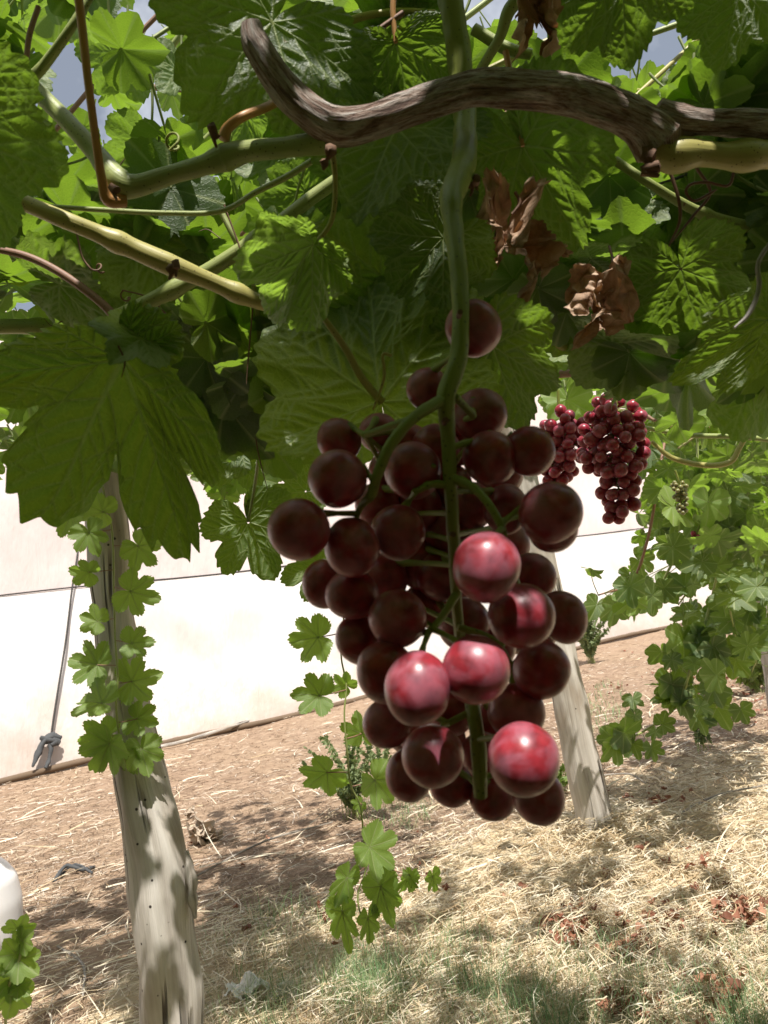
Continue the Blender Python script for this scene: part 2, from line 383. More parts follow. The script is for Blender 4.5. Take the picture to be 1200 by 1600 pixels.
# ---------------------------------------------------------------- leaf geometry
RA = np.array([0, 13, 21, 25.5, 28, 33, 40, 50, 61, 70, 76, 79, 85, 94, 104, 118, 135, 150, 163, 172, 180.0])
RL = np.array([1.0, .87, .72, .45, .48, .70, .84, .95, .86, .72, .44, .46, .62, .74, .78, .68, .60, .57, .44, .26, .07])
RR = np.array([1.0, .93, .87, .83, .83, .86, .90, .95, .90, .84, .79, .79, .81, .83, .84, .77, .70, .64, .48, .28, .07])
def rfun(a, lob=0.6, teeth=0.06, seed=0.0, nteeth=25):
    d = np.abs(np.degrees(a)); sg = np.sign(a)
    r = lob * np.interp(d, RA, RL) + (1 - lob) * np.interp(d, RA, RR)
    ph = d / 180 * nteeth + seed * 0.37 + 0.35 * np.sin(d * 0.11 + seed + sg)
    tw = (ph % 1.0); saw = np.where(tw < 0.35, tw / 0.35, (1 - tw) / 0.65)
    amp = teeth * (0.75 + 0.5 * np.sin(ph * 2.1 + seed)) * np.clip((178 - d) / 25, 0.1, 1)
    return r * (1 + 0.05 * np.sin(3 * a + seed)) + amp * (saw - 0.6)
VEINS = [0, 50, -50, 103, -103, 148, -148]
class Leaf:
    def __init__(s, O, T, N, lob=0.6, seed=None, cup=0.0, wave=0.05, droop=0.15, fold=(0.15, 0.15), puff=0.035, sx=1.0, teeth=0.06, crump=0.0, back=1.0):
        s.sx2 = sx if isinstance(sx, tuple) else (sx, sx); sx = sum(s.sx2) / 2
        s.O = np.asarray(O, float); Y = np.asarray(T, float) - s.O; s.s = np.linalg.norm(Y); s.Y = Y / s.s
        s.N = nrm(N - s.Y * (N @ s.Y)); s.X = np.cross(s.Y, s.N)
        s.lob = lob; s.seed = U(0, 50) if seed is None else seed
        s.cup, s.wave, s.droop, s.fold, s.puff, s.sx, s.teeth, s.crump, s.back = cup, wave, droop, fold, puff, sx, teeth, crump, back
    def surf(s, a, rr, t):                      # polar leaf coordinates -> world
        x = np.sin(a) * rr; x = np.where(x > 0, x * s.sx2[0], x * s.sx2[1]); y = np.cos(a) * rr; y = np.where(y < 0, y * s.back, y)
        dv = np.min(np.abs(np.degrees(a)[..., None] - np.array(VEINS)), axis=-1) / 25.0
        z = s.puff * np.clip(rr, 0, 1) * np.minimum(dv, 1.1) * 2 - s.droop * y * np.abs(y) - s.cup * (x * x)
        z = z + s.wave * rr ** 1.6 * np.sin(5.0 * a + s.seed) + 0.5 * s.wave * rr ** 2 * np.sin(11 * a + s.seed * 3 + 4 * rr)
        f = np.where(x > 0, s.fold[0], s.fold[1]); x2 = x * np.cos(f); z = z + np.abs(x) * np.sin(f)
        if s.crump:
            shp = np.shape(x2); xs, ys = np.ravel(x2), np.ravel(y)
            D = np.array([[mnoise.noise(Vector((xx * 1.6 + s.seed + k * 9, yy * 1.6, k * 3.3))) + 0.5 * mnoise.noise(Vector((xx * 4 + s.seed + k * 9, yy * 4, k * 3.3))) + 0.28 * mnoise.noise(Vector((xx * 10 + s.seed, yy * 10, k * 3.3))) for k in range(3)] for xx, yy in zip(xs, ys)])
            x2 = x2 * (1 - .3 * s.crump) + s.crump * 0.45 * D[:, 0].reshape(shp); y = y + s.crump * 0.45 * D[:, 1].reshape(shp); z = z + s.crump * 0.9 * D[:, 2].reshape(shp)
        x2 = np.asarray(x2); y = np.asarray(y)
        return s.O + s.s * (x2[..., None] * s.X + y[..., None] * s.Y + np.asarray(z)[..., None] * s.N)
    def vein_paths(s):
        out_ = []; vs = sorted(VEINS)
        for v in VEINS:
            a0 = rad(v); L = float(rfun(np.array([a0]), s.lob, 0, s.seed)[0]) * 0.98; wv = 1.0 if abs(v) < 60 else 0.8 if abs(v) < 110 else 0.55
            rr = np.linspace(0.0, L, 130); aa = a0 + 0.07 * np.sin(rr * 4 + s.seed + v) * rr
            out_.append((np.sin(aa) * rr, np.cos(aa) * rr, wv * np.linspace(1, .22, 130), 0))
            others = [o for o in vs if o != v]
            for k, fr in enumerate(np.arange(0.17, 0.93, 0.135 if abs(v) < 110 else 0.19)):
                for sg in (-1, 1):
                    st = fr + 0.05 * (sg > 0) + 0.03 * math.sin(s.seed * 3 + k * 7 + v)
                    if st > 0.93: continue
                    th0 = a0 + 0.07 * math.sin(st * L * 4 + s.seed + v) * st * L
                    p = np.array([math.sin(th0), math.cos(th0)]) * L * st; ang = a0 + sg * rad(52 - 14 * st + 6 * math.sin(k * 3 + s.seed)); path = []
                    lim = [abs(o - v) for o in others if (o - v) * sg > 0]; lim = min(lim) * 0.66 if lim else 70
                    for q in range(120):
                        th = math.atan2(p[0], p[1]); r_ = math.hypot(*p)
                        if abs(math.degrees(th) - v) > lim or r_ > 0.96 * rfun(np.array([th]), s.lob, 0, s.seed)[0]: break
                        path.append((p[0], p[1])); ang -= sg * 0.0065 + 0.012 * math.sin(q * .19 + s.seed + k * 2); p = p + 0.0085 * np.array([math.sin(ang), math.cos(ang)])
                        if q in (26, 52, 80):            # tertiary twigs
                            b = p.copy(); an = ang + (1 if (q // 26) % 2 else -1) * rad(60); tw_ = []
                            for z in range(22 + 8 * (k % 3)):
                                an -= 0.02; b = b + 0.0085 * np.array([math.sin(an), math.cos(an)]); t2 = math.atan2(b[0], b[1])
                                if math.hypot(*b) > 0.97 * rfun(np.array([t2]), s.lob, 0, s.seed)[0]: break
                                tw_.append((b[0], b[1]))
                            if len(tw_) > 3: tw_ = np.array(tw_); out_.append((tw_[:, 0], tw_[:, 1], np.full(len(tw_), wv * .2), 2))
                    if len(path) > 4: pa = np.array(path); out_.append((pa[:, 0], pa[:, 1], wv * 0.42 * np.linspace(1 - .3 * st, .35, len(pa)), 1))
        return out_
    def rich(s, mb, na, nr, tint, w=0.012):           # dense blade with relief and pale veins
        from mathutils.kdtree import KDTree
        vp = s.vein_paths(); X_ = np.concatenate([p[0] for p in vp]); Y_ = np.concatenate([p[1] for p in vp]); W_ = np.concatenate([p[2] for p in vp])
        kd = KDTree(len(X_))
        for k in range(len(X_)): kd.insert((X_[k], Y_[k], 0), k)
        kd.balance()
        a = np.linspace(-math.pi * 0.995, math.pi * 0.995, na); R = rfun(a, s.lob, s.teeth, s.seed); R0_ = rfun(a, s.lob, 0, s.seed)
        t = np.linspace(0.01, 1, nr + 1) ** 0.8; A, TT = np.meshgrid(a, t); rr = TT * (R0_ + (R - R0_) * TT ** 8)
        V = s.surf(A, rr, TT).reshape(-1, 3); x = (np.sin(A) * rr).ravel(); y = (np.cos(A) * rr).ravel(); va = np.zeros(len(x)); dz = np.zeros(len(x)); cell = 1.0 / nr
        for k in range(len(x)):
            best = 0; co, ix, d = kd.find((x[k], y[k], 0)); ww = max(w * W_[ix], cell * .55)
            va[k] = max(0, 1 - max(0, d / ww - .4)) * min(1, .45 + w * W_[ix] / ww * .55); dz[k] = min(d / .05, 1.0)
        V = V + (s.N * s.s) * (va * 0.006 - dz * 0.022)[:, None]
        i, j = np.meshgrid(np.arange(nr), np.arange(na - 1), indexing='ij'); i = i.ravel(); j = j.ravel()
        mb.add(V, np.stack([i * na + j, i * na + j + 1, (i + 1) * na + j + 1, (i + 1) * na + j], 1), tint, va, np.stack([x + s.seed, y], 1), 0)
    def mesh(s, mb, na=72, nr=5, tint=0.5, mat=0, vein_attr=True):
        a = np.linspace(-math.pi * 0.995, math.pi * 0.995, na)
        if vein_attr:
            for v in VEINS:
                k = np.argmin(np.abs(a - rad(v))); a[k] = rad(v)
        R = rfun(a, s.lob, s.teeth, s.seed); R0_ = rfun(a, s.lob, 0, s.seed)
        t = np.linspace(0.012, 1, nr + 1) ** 0.85; A, TT = np.meshgrid(a, t)
        rr = TT * (R0_ + (R - R0_) * TT ** 5)
        V = s.surf(A, rr, TT).reshape(-1, 3)
        va = np.zeros_like(A)
        if vein_attr:
            for v in VEINS: va[:, np.argmin(np.abs(a - rad(v)))] = 1
        i, j = np.meshgrid(np.arange(nr), np.arange(na - 1), indexing='ij'); i = i.ravel(); j = j.ravel()
        F = np.stack([i * na + j, i * na + j + 1, (i + 1) * na + j + 1, (i + 1) * na + j], 1)
        uv = np.stack([(np.sin(A) * rr).ravel() + s.seed, (np.cos(A) * rr).ravel()], 1)
        mb.add(V, F, tint, va.ravel(), uv, mat)
    def veins(s, mb, mat=1, w=0.013, tint=0.5, second=True):
        vs = sorted(VEINS)
        for v in VEINS:
            a0 = rad(v); L = float(rfun(np.array([a0]), s.lob, 0, s.seed)[0]) * 0.97
            wv = w * (1.0 if abs(v) < 60 else 0.8 if abs(v) < 110 else 0.55)
            n = 26; rr = np.linspace(0.01, L, n); aa = a0 + 0.07 * np.sin(rr * 4 + s.seed + v) * rr
            C = s.surf(aa, rr, rr)
            tube(mb, C, s.s * wv * np.linspace(1, 0.22, n), n, 5, tint, mat, cap=False)
            if not second: continue
            others = [o for o in vs if o != v]
            for k, fr in enumerate(np.arange(0.16, 0.93, 0.105 if abs(v) < 110 else 0.16)):
                for sg in (-1, 1):
                    st = fr + 0.045 * (sg > 0) ; 
                    if st > 0.93: continue
                    p = np.array([math.sin(a0) * L * st, math.cos(a0) * L * st]); ang = a0 + sg * rad(50 - 12 * st)
                    path = []; 
                    lim = [abs(o - v) for o in others if (o - v) * sg > 0]; lim = min(lim) * 0.62 if lim else 70
                    for q in range(40):
                        th = math.atan2(p[0], p[1]); r_ = math.hypot(*p)
                        if abs(math.degrees(th) - v) > lim: break
                        if r_ > 0.955 * rfun(np.array([th]), s.lob, 0, s.seed)[0]: break
                        path.append((th, r_)); ang -= sg * 0.018 + 0.02 * math.sin(q * .7 + s.seed + k)
                        p = p + 0.025 * np.array([math.sin(ang), math.cos(ang)])
                    if len(path) < 3: continue
                    pa = np.array(path); C = s.surf(pa[:, 0], pa[:, 1], pa[:, 1]); m_ = len(C)
                    tube(mb, C, s.s * wv * 0.42 * np.linspace(1 - 0.3 * st, 0.3, m_), m_, 4, tint, mat, cap=False)
    def blocks(s, pts, grow=1.06):              # does this leaf shade the points?
        den = SUN @ s.N
        if abs(den) < 0.08 or len(pts) == 0: return np.zeros(len(pts), bool)
        t = ((s.O - pts) @ s.N) / den
        q = pts + t[:, None] * SUN - s.O
        u = q @ s.X; u = u / (s.s * np.where(u > 0, s.sx2[0] * math.cos(s.fold[0]), s.sx2[1] * math.cos(s.fold[1]))); v = q @ s.Y / s.s
        a = np.arctan2(u, v); r = np.hypot(u, v)
        return (t > 0.012) & (r < grow * rfun(a, s.lob, 0, s.seed))
def pleaf(ox, oy, od, tx, ty, td, tw=0, tilt=0, **k):   # leaf from two photo pixels with depths; its underside or face turned to the camera by tw degrees
    O = P(ox, oy, od); T = P(tx, ty, td); Yv = nrm(T - O); N = -nrm((O + T) / 2 - CAM)
    N = nrm(N - Yv * (N @ Yv)); X = np.cross(Yv, N); N = math.cos(rad(tw)) * N + math.sin(rad(tw)) * X
    return Leaf(O, T, N, **k)

# ---------------------------------------------------------------- main bunch data (px, py, rx, ry, extra depth, lit)
GR = [
 (740,513,44,45,.030,0),(668,608,33,34,.030,0),(750,648,43,37,.028,0),(530,688,36,34,.024,0),(592,676,32,30,.04,0),
 (528,748,46,46,.0,0),(645,735,46,44,.018,0),(766,716,43,43,.014,0),(827,705,39,40,.010,0),(467,827,49,48,-.004,0),
 (550,855,43,48,.002,0),(622,832,43,44,.012,0),(508,912,36,39,.018,0),(550,928,42,40,.010,0),(622,966,46,46,.006,0),
 (562,1000,37,40,.014,0),(603,1050,46,50,.004,0),(652,1075,52,59,-.022,1),(744,1046,53,54,-.020,1),(760,886,53,56,-.020,1),
 (815,962,52,51,-.008,2),(860,801,51,46,-.004,3),(863,824,40,39,.012,0),(880,964,37,43,.012,0),(846,1047,46,42,.006,0),
 (807,1112,45,44,.010,0),(818,1186,56,57,-.022,1),(842,1246,41,42,.002,0),(770,1245,37,33,.014,0),(706,1226,35,31,.016,0),
 (676,1181,49,48,-.004,0),(640,1210,38,42,.012,0),(606,1130,38,40,.012,0),(706,1112,36,38,.022,0),(832,900,36,38,.026,0),
 (790,795,36,40,.026,0),(690,900,40,40,.045,0),(660,885,38,38,.050,0),(725,975,42,40,.034,0),(700,830,38,38,.050,0),
 (655,792,36,38,.045,0),(735,790,38,38,.045,0),(680,700,38,38,.045,0),(590,790,36,36,.040,0),(600,905,38,38,.040,0),
 (715,690,38,38,0.055,0),(700,760,38,38,0.059,0),(760,860,38,38,0.063,0),(600,830,38,38,0.067,0),(575,945,38,38,0.055,0),(720,1065,38,38,0.059,0),(690,1155,38,38,0.063,0),(770,1135,38,38,0.067,0),(738,1205,38,38,0.055,0),(640,1140,38,38,0.059,0),(800,985,38,38,0.063,0),(790,850,38,38,0.067,0),(612,775,38,38,0.055,0),(655,860,38,38,0.059,0),(590,965,38,38,0.063,0),(560,880,38,38,0.067,0),(640,700,38,38,0.055,0),(780,740,38,38,0.059,0),(835,980,38,38,0.063,0),(700,940,38,38,0.067,0),
 (770,1010,38,36,.036,0),(610,735,34,34,.045,0),(660,1150,36,36,.036,0),(755,1180,36,36,.04,0),(665,945,36,34,.05,0),
]
def gdepth(r, e): return 0.275 + (50 - r) * 0.0013 + e
GC = []
for (x, y, rx, ry, e, lit) in GR:
    d = gdepth((rx + ry) / 2, e); GC.append((P(x, y, d), rx / FPX * d, ry / FPX * d, d, lit))

LIT = []; DARK = []
def add_lit(*pts): LIT.extend(pts)
for (g, (c, rx, ry, d, lit)) in zip(GR, GC):
    vd = -nrm(c - CAM)
    for k in range(26):
        n = nrm(rng.normal(size=3))
        if n @ SUN < 0.12 or n @ vd < -0.1: continue
        p = c + n * (rx + ry) / 2; u = (p - c) @ RT / rx
        if lit == 1: LIT.append(p)
        elif lit == 2: (LIT if u > 0.2 else DARK if u < -0.05 else []).append(p)
        elif lit == 3: (LIT if u < -0.35 else DARK if u > -0.15 else []).append(p)
        else: DARK.append(p)
NB_L, NB_D = len(LIT), len(DARK)
# other sunny / shady spots of the photograph: (px, py, depth)
for (x, y, d) in [(420,470,.44),(450,440,.45),(470,410,.46),(410,490,.43),   # bright hanging leaf
                  (870,230,.52),(885,260,.52),(895,300,.52),
                  (1090,465,.60),(1130,455,.6),(1160,450,.6),(1110,420,.6),
                  (200,285,.44),(300,262,.44),(400,232,.43),(360,440,.52),(120,350,.50),(240,400,.51),(500,500,.5),
                  (215,540,.45),(770,370,.49),(800,400,.49),(830,430,.5),(950,440,.55),(930,480,.55),(965,470,.55),(930,655,1.25),(950,640,1.25),(1005,665,1.25),(940,690,1.25),(1000,690,1.25),(975,660,1.25),(870,665,1.4),(985,640,1.25)]:
    LIT.append(P(x, y, d) + SUN * 0.012)
for (x, y, d) in [(60,520,.46),(60,600,.46),(120,640,.46),(60,700,.46),(150,700,.46),(220,640,.46),(250,720,.46),(200,780,.46),(90,780,.46),(280,820,.46),(250,600,.46),(130,560,.46),(60,470,.46),
                  (20,200,.36),(50,260,.36),(30,330,.36),(60,380,.36),(320,60,.44),(360,120,.44),(300,150,.44),(390,60,.44),(560,230,.5),(590,290,.5),
                  (460,150,.41),(430,110,.405),(800,140,.42),(850,140,.42),(930,155,.42),(990,190,.42),(1170,195,.43),
                  (940,60,.4),(980,90,.4),(920,120,.4),(1120,60,.45),(1090,120,.45),(1170,100,.45),(860,40,.45),
                  (500,560,.5),(540,620,.5),(560,500,.5),(640,540,.5),(600,440,.5),(700,560,.5),(520,680,.5),(480,480,.5),(640,430,.5),
                  (710,230,.32),(715,330,.32),(718,420,.32),(718,520,.32),(724,240,.40),(722,225,.41),(724,205,.435),(715,205,.435),(733,205,.435),(724,190,.44),(716,190,.44),(732,190,.44),(724,220,.43),(735,222,.42),(712,222,.42),(735,240,.4),(712,240,.4),(700,255,.39),(740,258,.39),(705,300,.34),(710,280,.36),(716,350,.31),(716,380,.31),(718,450,.31),(716,560,.295),(690,640,.29),(640,665,.28),(700,60,.35),(640,120,.48),(700,110,.48),(1120,540,.6),(1080,570,.6),(1000,450,.6),(1000,380,.6)]:
    DARK.append(P(x, y, d) + SUN * 0.012)
for y in range(760, 1250, 40): LIT.append(PY(np.interp(y, [640, 1262], [795, 928]), y, 3.02))
for x, y in [(100,850),(110,890),(130,950),(115,1040),(130,1100),(140,1160),(160,1200),(235,880),(235,930),(240,1000),(240,1060),(240,1130),(235,1190),(150,820)]: LIT.append(P(x, y, 1.62))
for x, y in [(395,840),(410,860),(420,880),(400,870),(440,775),(455,770),(430,778)]: LIT.append(P(x, y, .82) + SUN * .015)
for x in range(1045, 1190, 14):
    for y in range(425, 490, 14): LIT.append(P(x, y, .605) + SUN * .012)
for (x, y) in [(215,1140),(232,1180),(225,1220),(248,1260),(262,1320),(255,1290),(240,1350),(262,1380),(180,1120),(200,1090)]: LIT.append(PY(x, y, 1.70))
for x, y in [(500,190),(520,200),(540,200),(560,193),(580,188),(600,182),(620,176),(640,170),(660,163),(675,158),(1050,185),(1070,190),(1090,192),(1110,194),(1045,245),(1070,245),(1140,244)]:
    for k in (-1, 0, 1): LIT.append(P(x, y, .413) + SUN * .010 + np.array([0, -.004, .0]) + RT * .002 * k)
LIT = np.array(LIT); DARK = np.array(DARK)

# sunny and shady ground, from the photograph
SHADE = [(450,1290),(640,1250),(640,1300),(560,1370),(380,1450),(330,1500),(325,1640),(150,1640),(230,1600),(180,1530),(0,1530),(0,1440),(150,1375),(300,1360),(430,1310)]
def inpoly(x, y, poly):
    c = False; n = len(poly)
    for i in range(n):
        x1, y1 = poly[i]; x2, y2 = poly[i - 1]
        if (y1 > y) != (y2 > y) and x < (x2 - x1) * (y - y1) / (y2 - y1) + x1: c = not c
    return c
def shadow_px(p):
    q = p - SUN * (p[2] / SUN[2]); 
    if q[1] < 1.2: return (-999, 9999)
    x, y, d = proj(q); return x, y

def far_leaf_normal(O, mixv=0.5):
    v = -nrm(O - CAM); up = np.array([0, 0, 1.0])
    s_ = -1 if v @ up < 0 else 1
    return nrm(v * mixv + s_ * up * (1 - mixv) + rng.normal(size=3) * 0.35)
def rand_leaf(O, size, mixv=0.5, droop=True, **k):
    N = far_leaf_normal(O, mixv); t = rng.normal(size=3) + np.array([0, 0, -0.9 if droop else 0]); t = nrm(t - N * (t @ N))
    return Leaf(O, O + t * size, N, lob=U(.25, .8), wave=U(.03, .09), droop=U(.0, .35), fold=(U(0, .4), U(0, .4)), cup=U(-.1, .25), **k)
def petiole(mb, lf, mat, L=0.05, r=0.0011, to=None, tint=None):
    d = nrm(-lf.Y * 0.7 + np.array([0, 0, 0.9]) + rng.normal(size=3) * 0.25) if to is None else None
    E = lf.O + d * L if to is None else to
    mid = (lf.O + E) / 2 - lf.Y * L * 0.12
    tube(mb, [lf.O, mid, E], [r, r * 1.05, r * 1.3], 8, 5, U(.2, .8) if tint is None else tint, mat, cap=False)

# ---------------------------------------------------------------- ground
def gz(x, y):
    d = math.hypot(x, y)
    return (0.03 * mnoise.noise(Vector((x * 0.9, y * 0.9, 0))) + 0.014 * mnoise.noise(Vector((x * 3.5, y * 3.5, 3))) + 0.007 * mnoise.noise(Vector((x * 11, y * 11, 7)))) * min(1, 8 / (d + 1)) - 0.01
def axis_pts():
    a = [0.0]; st = 0.035
    while a[-1] < 90: a.append(a[-1] + st); st *= 1.0 if a[-1] < 3.2 else 1.06
    return np.array(a)
ap = axis_pts(); gx = np.concatenate([-ap[:0:-1], ap]); gy = gx + 2.6
GX, GY = np.meshgrid(gx, gy)
GZ = np.array([gz(x, y) for x, y in zip(GX.ravel(), GY.ravel())])
mb = MB(); n = len(gx)
i, j = np.meshgrid(np.arange(n - 1), np.arange(n - 1), indexing='ij'); i = i.ravel(); j = j.ravel()
def straw_zone(x, y):             # thick mulch lies along the row, in world metres
    e = STRAW_EDGE(x) - y + 0.25 * mnoise.noise(Vector((x * 2, y * 2, 5)))
    return min(1, max(0, e / 0.35)) if x > -0.95 else 0.0
_ge = [G(x, y) for x, y in ((330, 1440), (560, 1400), (760, 1270), (900, 1225), (1000, 1190), (1200, 1130))]
def STRAW_EDGE(x): return float(np.interp(x, [g[0] for g in _ge], [g[1] for g in _ge]))
ZT = np.array([straw_zone(x, y) if abs(x) < 6 and 0 < y < 8 else 0. for x, y in zip(GX.ravel(), GY.ravel())])
mb.add(np.stack([GX.ravel(), GY.ravel(), GZ], 1), np.stack([i * n + j, i * n + j + 1, (i + 1) * n + j + 1, (i + 1) * n + j], 1), ZT)
tag(mb.build('ground', M_soil), kind='structure')

# ---------------------------------------------------------------- plastic sheet wall
bA, bB = G(0, 1225), G(1200, 945)
wd = nrm(bB - bA); wn = np.array([wd[1], -wd[0], 0])       # wn points to the camera side
if wn @ (CAM - bA) < 0: wn = -wn
WL0, WL1 = -7.0, 26.0
def wallp(s, off, z): return bA + wd * s - wn * off + np.array([0, 0, z])
wall = thing('plastic_sheet_wall', wallp(0, 0, 0), 'long wall of white and pinkish plastic film closing off the vineyard behind the posts', 'plastic wall')
def sheet(name, z0, o0, z1, o1, ns, nz, amp, m, seed, s0=WL0, s1=WL1, lift=0):
    mb = MB(); S = np.linspace(s0, s1, ns); Tt = np.linspace(0, 1, nz); V = []
    for t in Tt:
        for s_ in S:
            w_ = amp * math.sin(math.pi * min(1, t * 1.0 + 0.05)) * (1.2 * mnoise.noise(Vector((s_ * 0.9, t * 1.3, seed))) + 0.5 * mnoise.noise(Vector((s_ * 2.5 + t * 2, t * 2, seed + 5))) + 0.2 * mnoise.noise(Vector((s_ * 7 + 3 * t, t * 3, seed + 9))))
            bl = 0.05 * (1 - t) ** 3 * mnoise.noise(Vector((s_ * 2.2, 4, seed)))
            V.append(wallp(s_, o0 + (o1 - o0) * t + w_ - lift, z0 + (z1 - z0) * t + bl * 0.4))
    i, j = np.meshgrid(np.arange(nz - 1), np.arange(ns - 1), indexing='ij'); i = i.ravel(); j = j.ravel()
    mb.add(np.array(V), np.stack([i * ns + j, i * ns + j + 1, (i + 1) * ns + j + 1, (i + 1) * ns + j], 1))
    return mb.build(name, m, wall)
sheet('lower_sheet', 0.0, 0.0, 1.62, 0.55, 420, 26, 0.12, M_sheetlo, 2)
sheet('upper_sheet', 1.60, 0.57, 4.6, 0.75, 300, 26, 0.10, M_sheetup, 8)
mb = MB(); tube(mb, [wallp(s_, 0.545, 1.625 + 0.01 * math.sin(s_ * 2)) for s_ in np.linspace(WL0, WL1, 60)], 0.007, 240, 6); mb.build('seam_wire', M_wire, wall)
mb = MB(); tube(mb, [wallp(s_, -0.035, 0.02 + 0.015 * math.sin(s_ * 1.7)) for s_ in np.linspace(WL0, WL1, 80)], 0.028, 330, 8, rough=0.25); mb.build('bottom_batten', M_batten, wall)
# beige repair patch on the lower sheet
sP = (PY(320, 1110, 1) * 0)
def wall_s(px, py, z):       # distance along the wall seen at a pixel, at height z on the slanted sheet
    best = None
    for s_ in np.linspace(-1, 14, 600):
        x, y, d = proj(wallp(s_, 0.55 * z / 1.62, z)); e = (x - px) ** 2
        if best is None or e < best[0]: best = (e, s_)
    return best[1]
# cord and rag tied to the sheet
s_k = wall_s(72, 1165, 0.15)
kp = wallp(s_k, -0.10, 0.30)
def wdepth(px, py, off=-0.08):        # point on ray at the slanted sheet
    r = ray(px, py); nn_ = nrm(np.cross(wd, (wallp(0, 0.55, 1.62) - wallp(0, 0, 0)))); t = ((bA + wn * 0.08 - CAM) @ nn_) / (r @ nn_); return CAM + r * t
t = thing('knotted_cord', wdepth(85, 1170), 'dark cord with a grey rag knotted at its end, against the white sheet', 'cord')
mb = MB(); tube(mb, [wdepth(x, y) for x, y in [(135,700),(128,800),(122,860),(112,925),(103,1000),(92,1070),(84,1120),(80,1150)]], 0.010, 40, 6); mb.build('cord', M_wire, t)
mb = MB()
for pth, r0 in (([(95,1152),(80,1150),(66,1160),(58,1178),(50,1198)], .03), ([(72,1152),(78,1165),(76,1185),(70,1200)], .02), ([(62,1152),(75,1156),(92,1160)], .034), ([(84,1150),(88,1158),(78,1164)], .03)):
    tube(mb, [wdepth(x, y) + wn * 0.03 for x, y in pth], [r0 * 0.6, r0, r0 * .8, r0 * .9, r0 * .3][:len(pth)], 22, 10, rough=0.6, seed=r0 * 100)
mb.build('rag_knot', M_rag, t)
# ---------------------------------------------------------------- wooden posts
def post(name, cs, hws, Y, m, label, lean=0.0, rough=0.16, seed=1, splint=None):
    pts = [PY(x, y, Y + lean * k / (len(cs) - 1)) for k, (x, y) in enumerate(cs)]
    rs = [h / FPX * ((p - CAM) @ FW) for h, p in zip(hws, pts)]
    b = pts[-1].copy()
    t = thing(name, b, label, 'wooden post', 'posts that carry the pergola')
    mb = MB(); tube(mb, pts, rs, 150, 44, rough=rough, seed=seed); o = mb.build('trunk', m, t)
    if splint:
        mb = MB(); tube(mb, [PY(x, y, Y - 0.03) for x, y in splint], [0.004, 0.012, 0.010, 0.003], 14, 7, rough=0.5, seed=4); mb.build('split_strip', m, t)
    return t
post('wooden_post', [(150,640),(160,760),(172,850),(178,950),(190,1050),(207,1150),(222,1230),(240,1310),(252,1390),(262,1480),(270,1600),(277,1690)],
     [30,31,32,29,33,35,38,44,50,46,44,46], 1.78, M_post1, 'thick grey cracked wooden post with a young vine shoot growing down its upper half', 0.0, 0.17, 3, [(292,1330),(298,1370),(303,1410),(306,1435)])
post('wooden_post', [(778,560),(795,640),(812,720),(838,850),(862,960),(885,1070),(905,1170),(925,1255),(936,1320)],
     [23,23,23,23,25,26,27,28,29], 3.02, M_post2, 'pale leaning wooden post standing in straw behind the large dark grape bunch', 0.0, 0.10, 9)
post('wooden_post', [(1170,560),(1176,660),(1182,760),(1192,880),(1205,980),(1225,1100),(1232,1160)],
     [22,22,22,22,22,23,24], 3.9, M_post1, 'brown grey post half hidden in the leaves at the right edge', 0.0, 0.2, 6)

# ---------------------------------------------------------------- main grape bunch
def sphere_mesh(name, m, nu=40, nv=26, seed=0):
    V = []; 
    for i in range(nv + 1):
        ph = math.pi * i / nv
        for j in range(nu):
            th = 2 * math.pi * j / nu; d = Vector((math.sin(ph) * math.cos(th), math.sin(ph) * math.sin(th), math.cos(ph)))
            r = 1 + 0.035 * mnoise.noise(d * 1.2 + Vector((seed, 0, 0)))
            r -= 0.05 * math.exp(-(ph / 0.16) ** 2) + 0.012 * math.exp(-((math.pi - ph) / 0.12) ** 2)
            V.append(d * r)
    mb = MB(); i, j = np.meshgrid(np.arange(nv), np.arange(nu), indexing='ij'); i = i.ravel(); j = j.ravel(); j2 = (j + 1) % nu
    mb.add(np.array(V), np.stack([i * nu + j, (i + 1) * nu + j, (i + 1) * nu + j2, i * nu + j2], 1))
    o = mb.build(name, m); me = o.data; bpy.data.objects.remove(o); return me
GM = [sphere_mesh('grape', M_grape, seed=k * 7) for k in range(4)]
def place_grape(me, c, r, rz, axis, parent, name='grape'):
    o = bpy.data.objects.new(name, me); COL.objects.link(o); o.parent = parent
    o.location = c - np.array(parent['_o']); o.scale = (r, r, rz)
    o.rotation_euler = Vector(axis).to_track_quat('Z', 'Y').to_euler(); return o
D0 = 0.300
bt = thing('grape_bunch', P(725, 130, 0.40), 'large dark red grape bunch hanging close to the camera with a few sunlit berries', 'grape bunch')
mb = MB()
def pp(L): return [P(x, y, d) for x, y, d, *_ in L]
main = [(700,-30,.35,20),(712,50,.345,19),(722,130,.455,16),(727,200,.455,15),(724,255,.40,20),(706,305,.34,19),(708,350,.325,15),(716,420,.31,14),(720,500,.30,13),(716,560,.295,14.5),(697,620,.29,15),(700,680,.292,11),(704,760,.292,10.5),(709,850,.296,9.5),(714,950,.302,8.5),(724,1040,.315,8),(740,1110,.300,12),(748,1180,.292,12),(751,1245,.292,11)]
main = [(700,-30,.45,20),(712,50,.45,19),(722,130,.45,18),(727,200,.44,17),(724,255,.41,20)] + main[5:]
C_main = tube(mb, pp(main), [m_[3] / FPX * m_[2] for m_ in main], 190, 18, rough=0.16, seed=5)
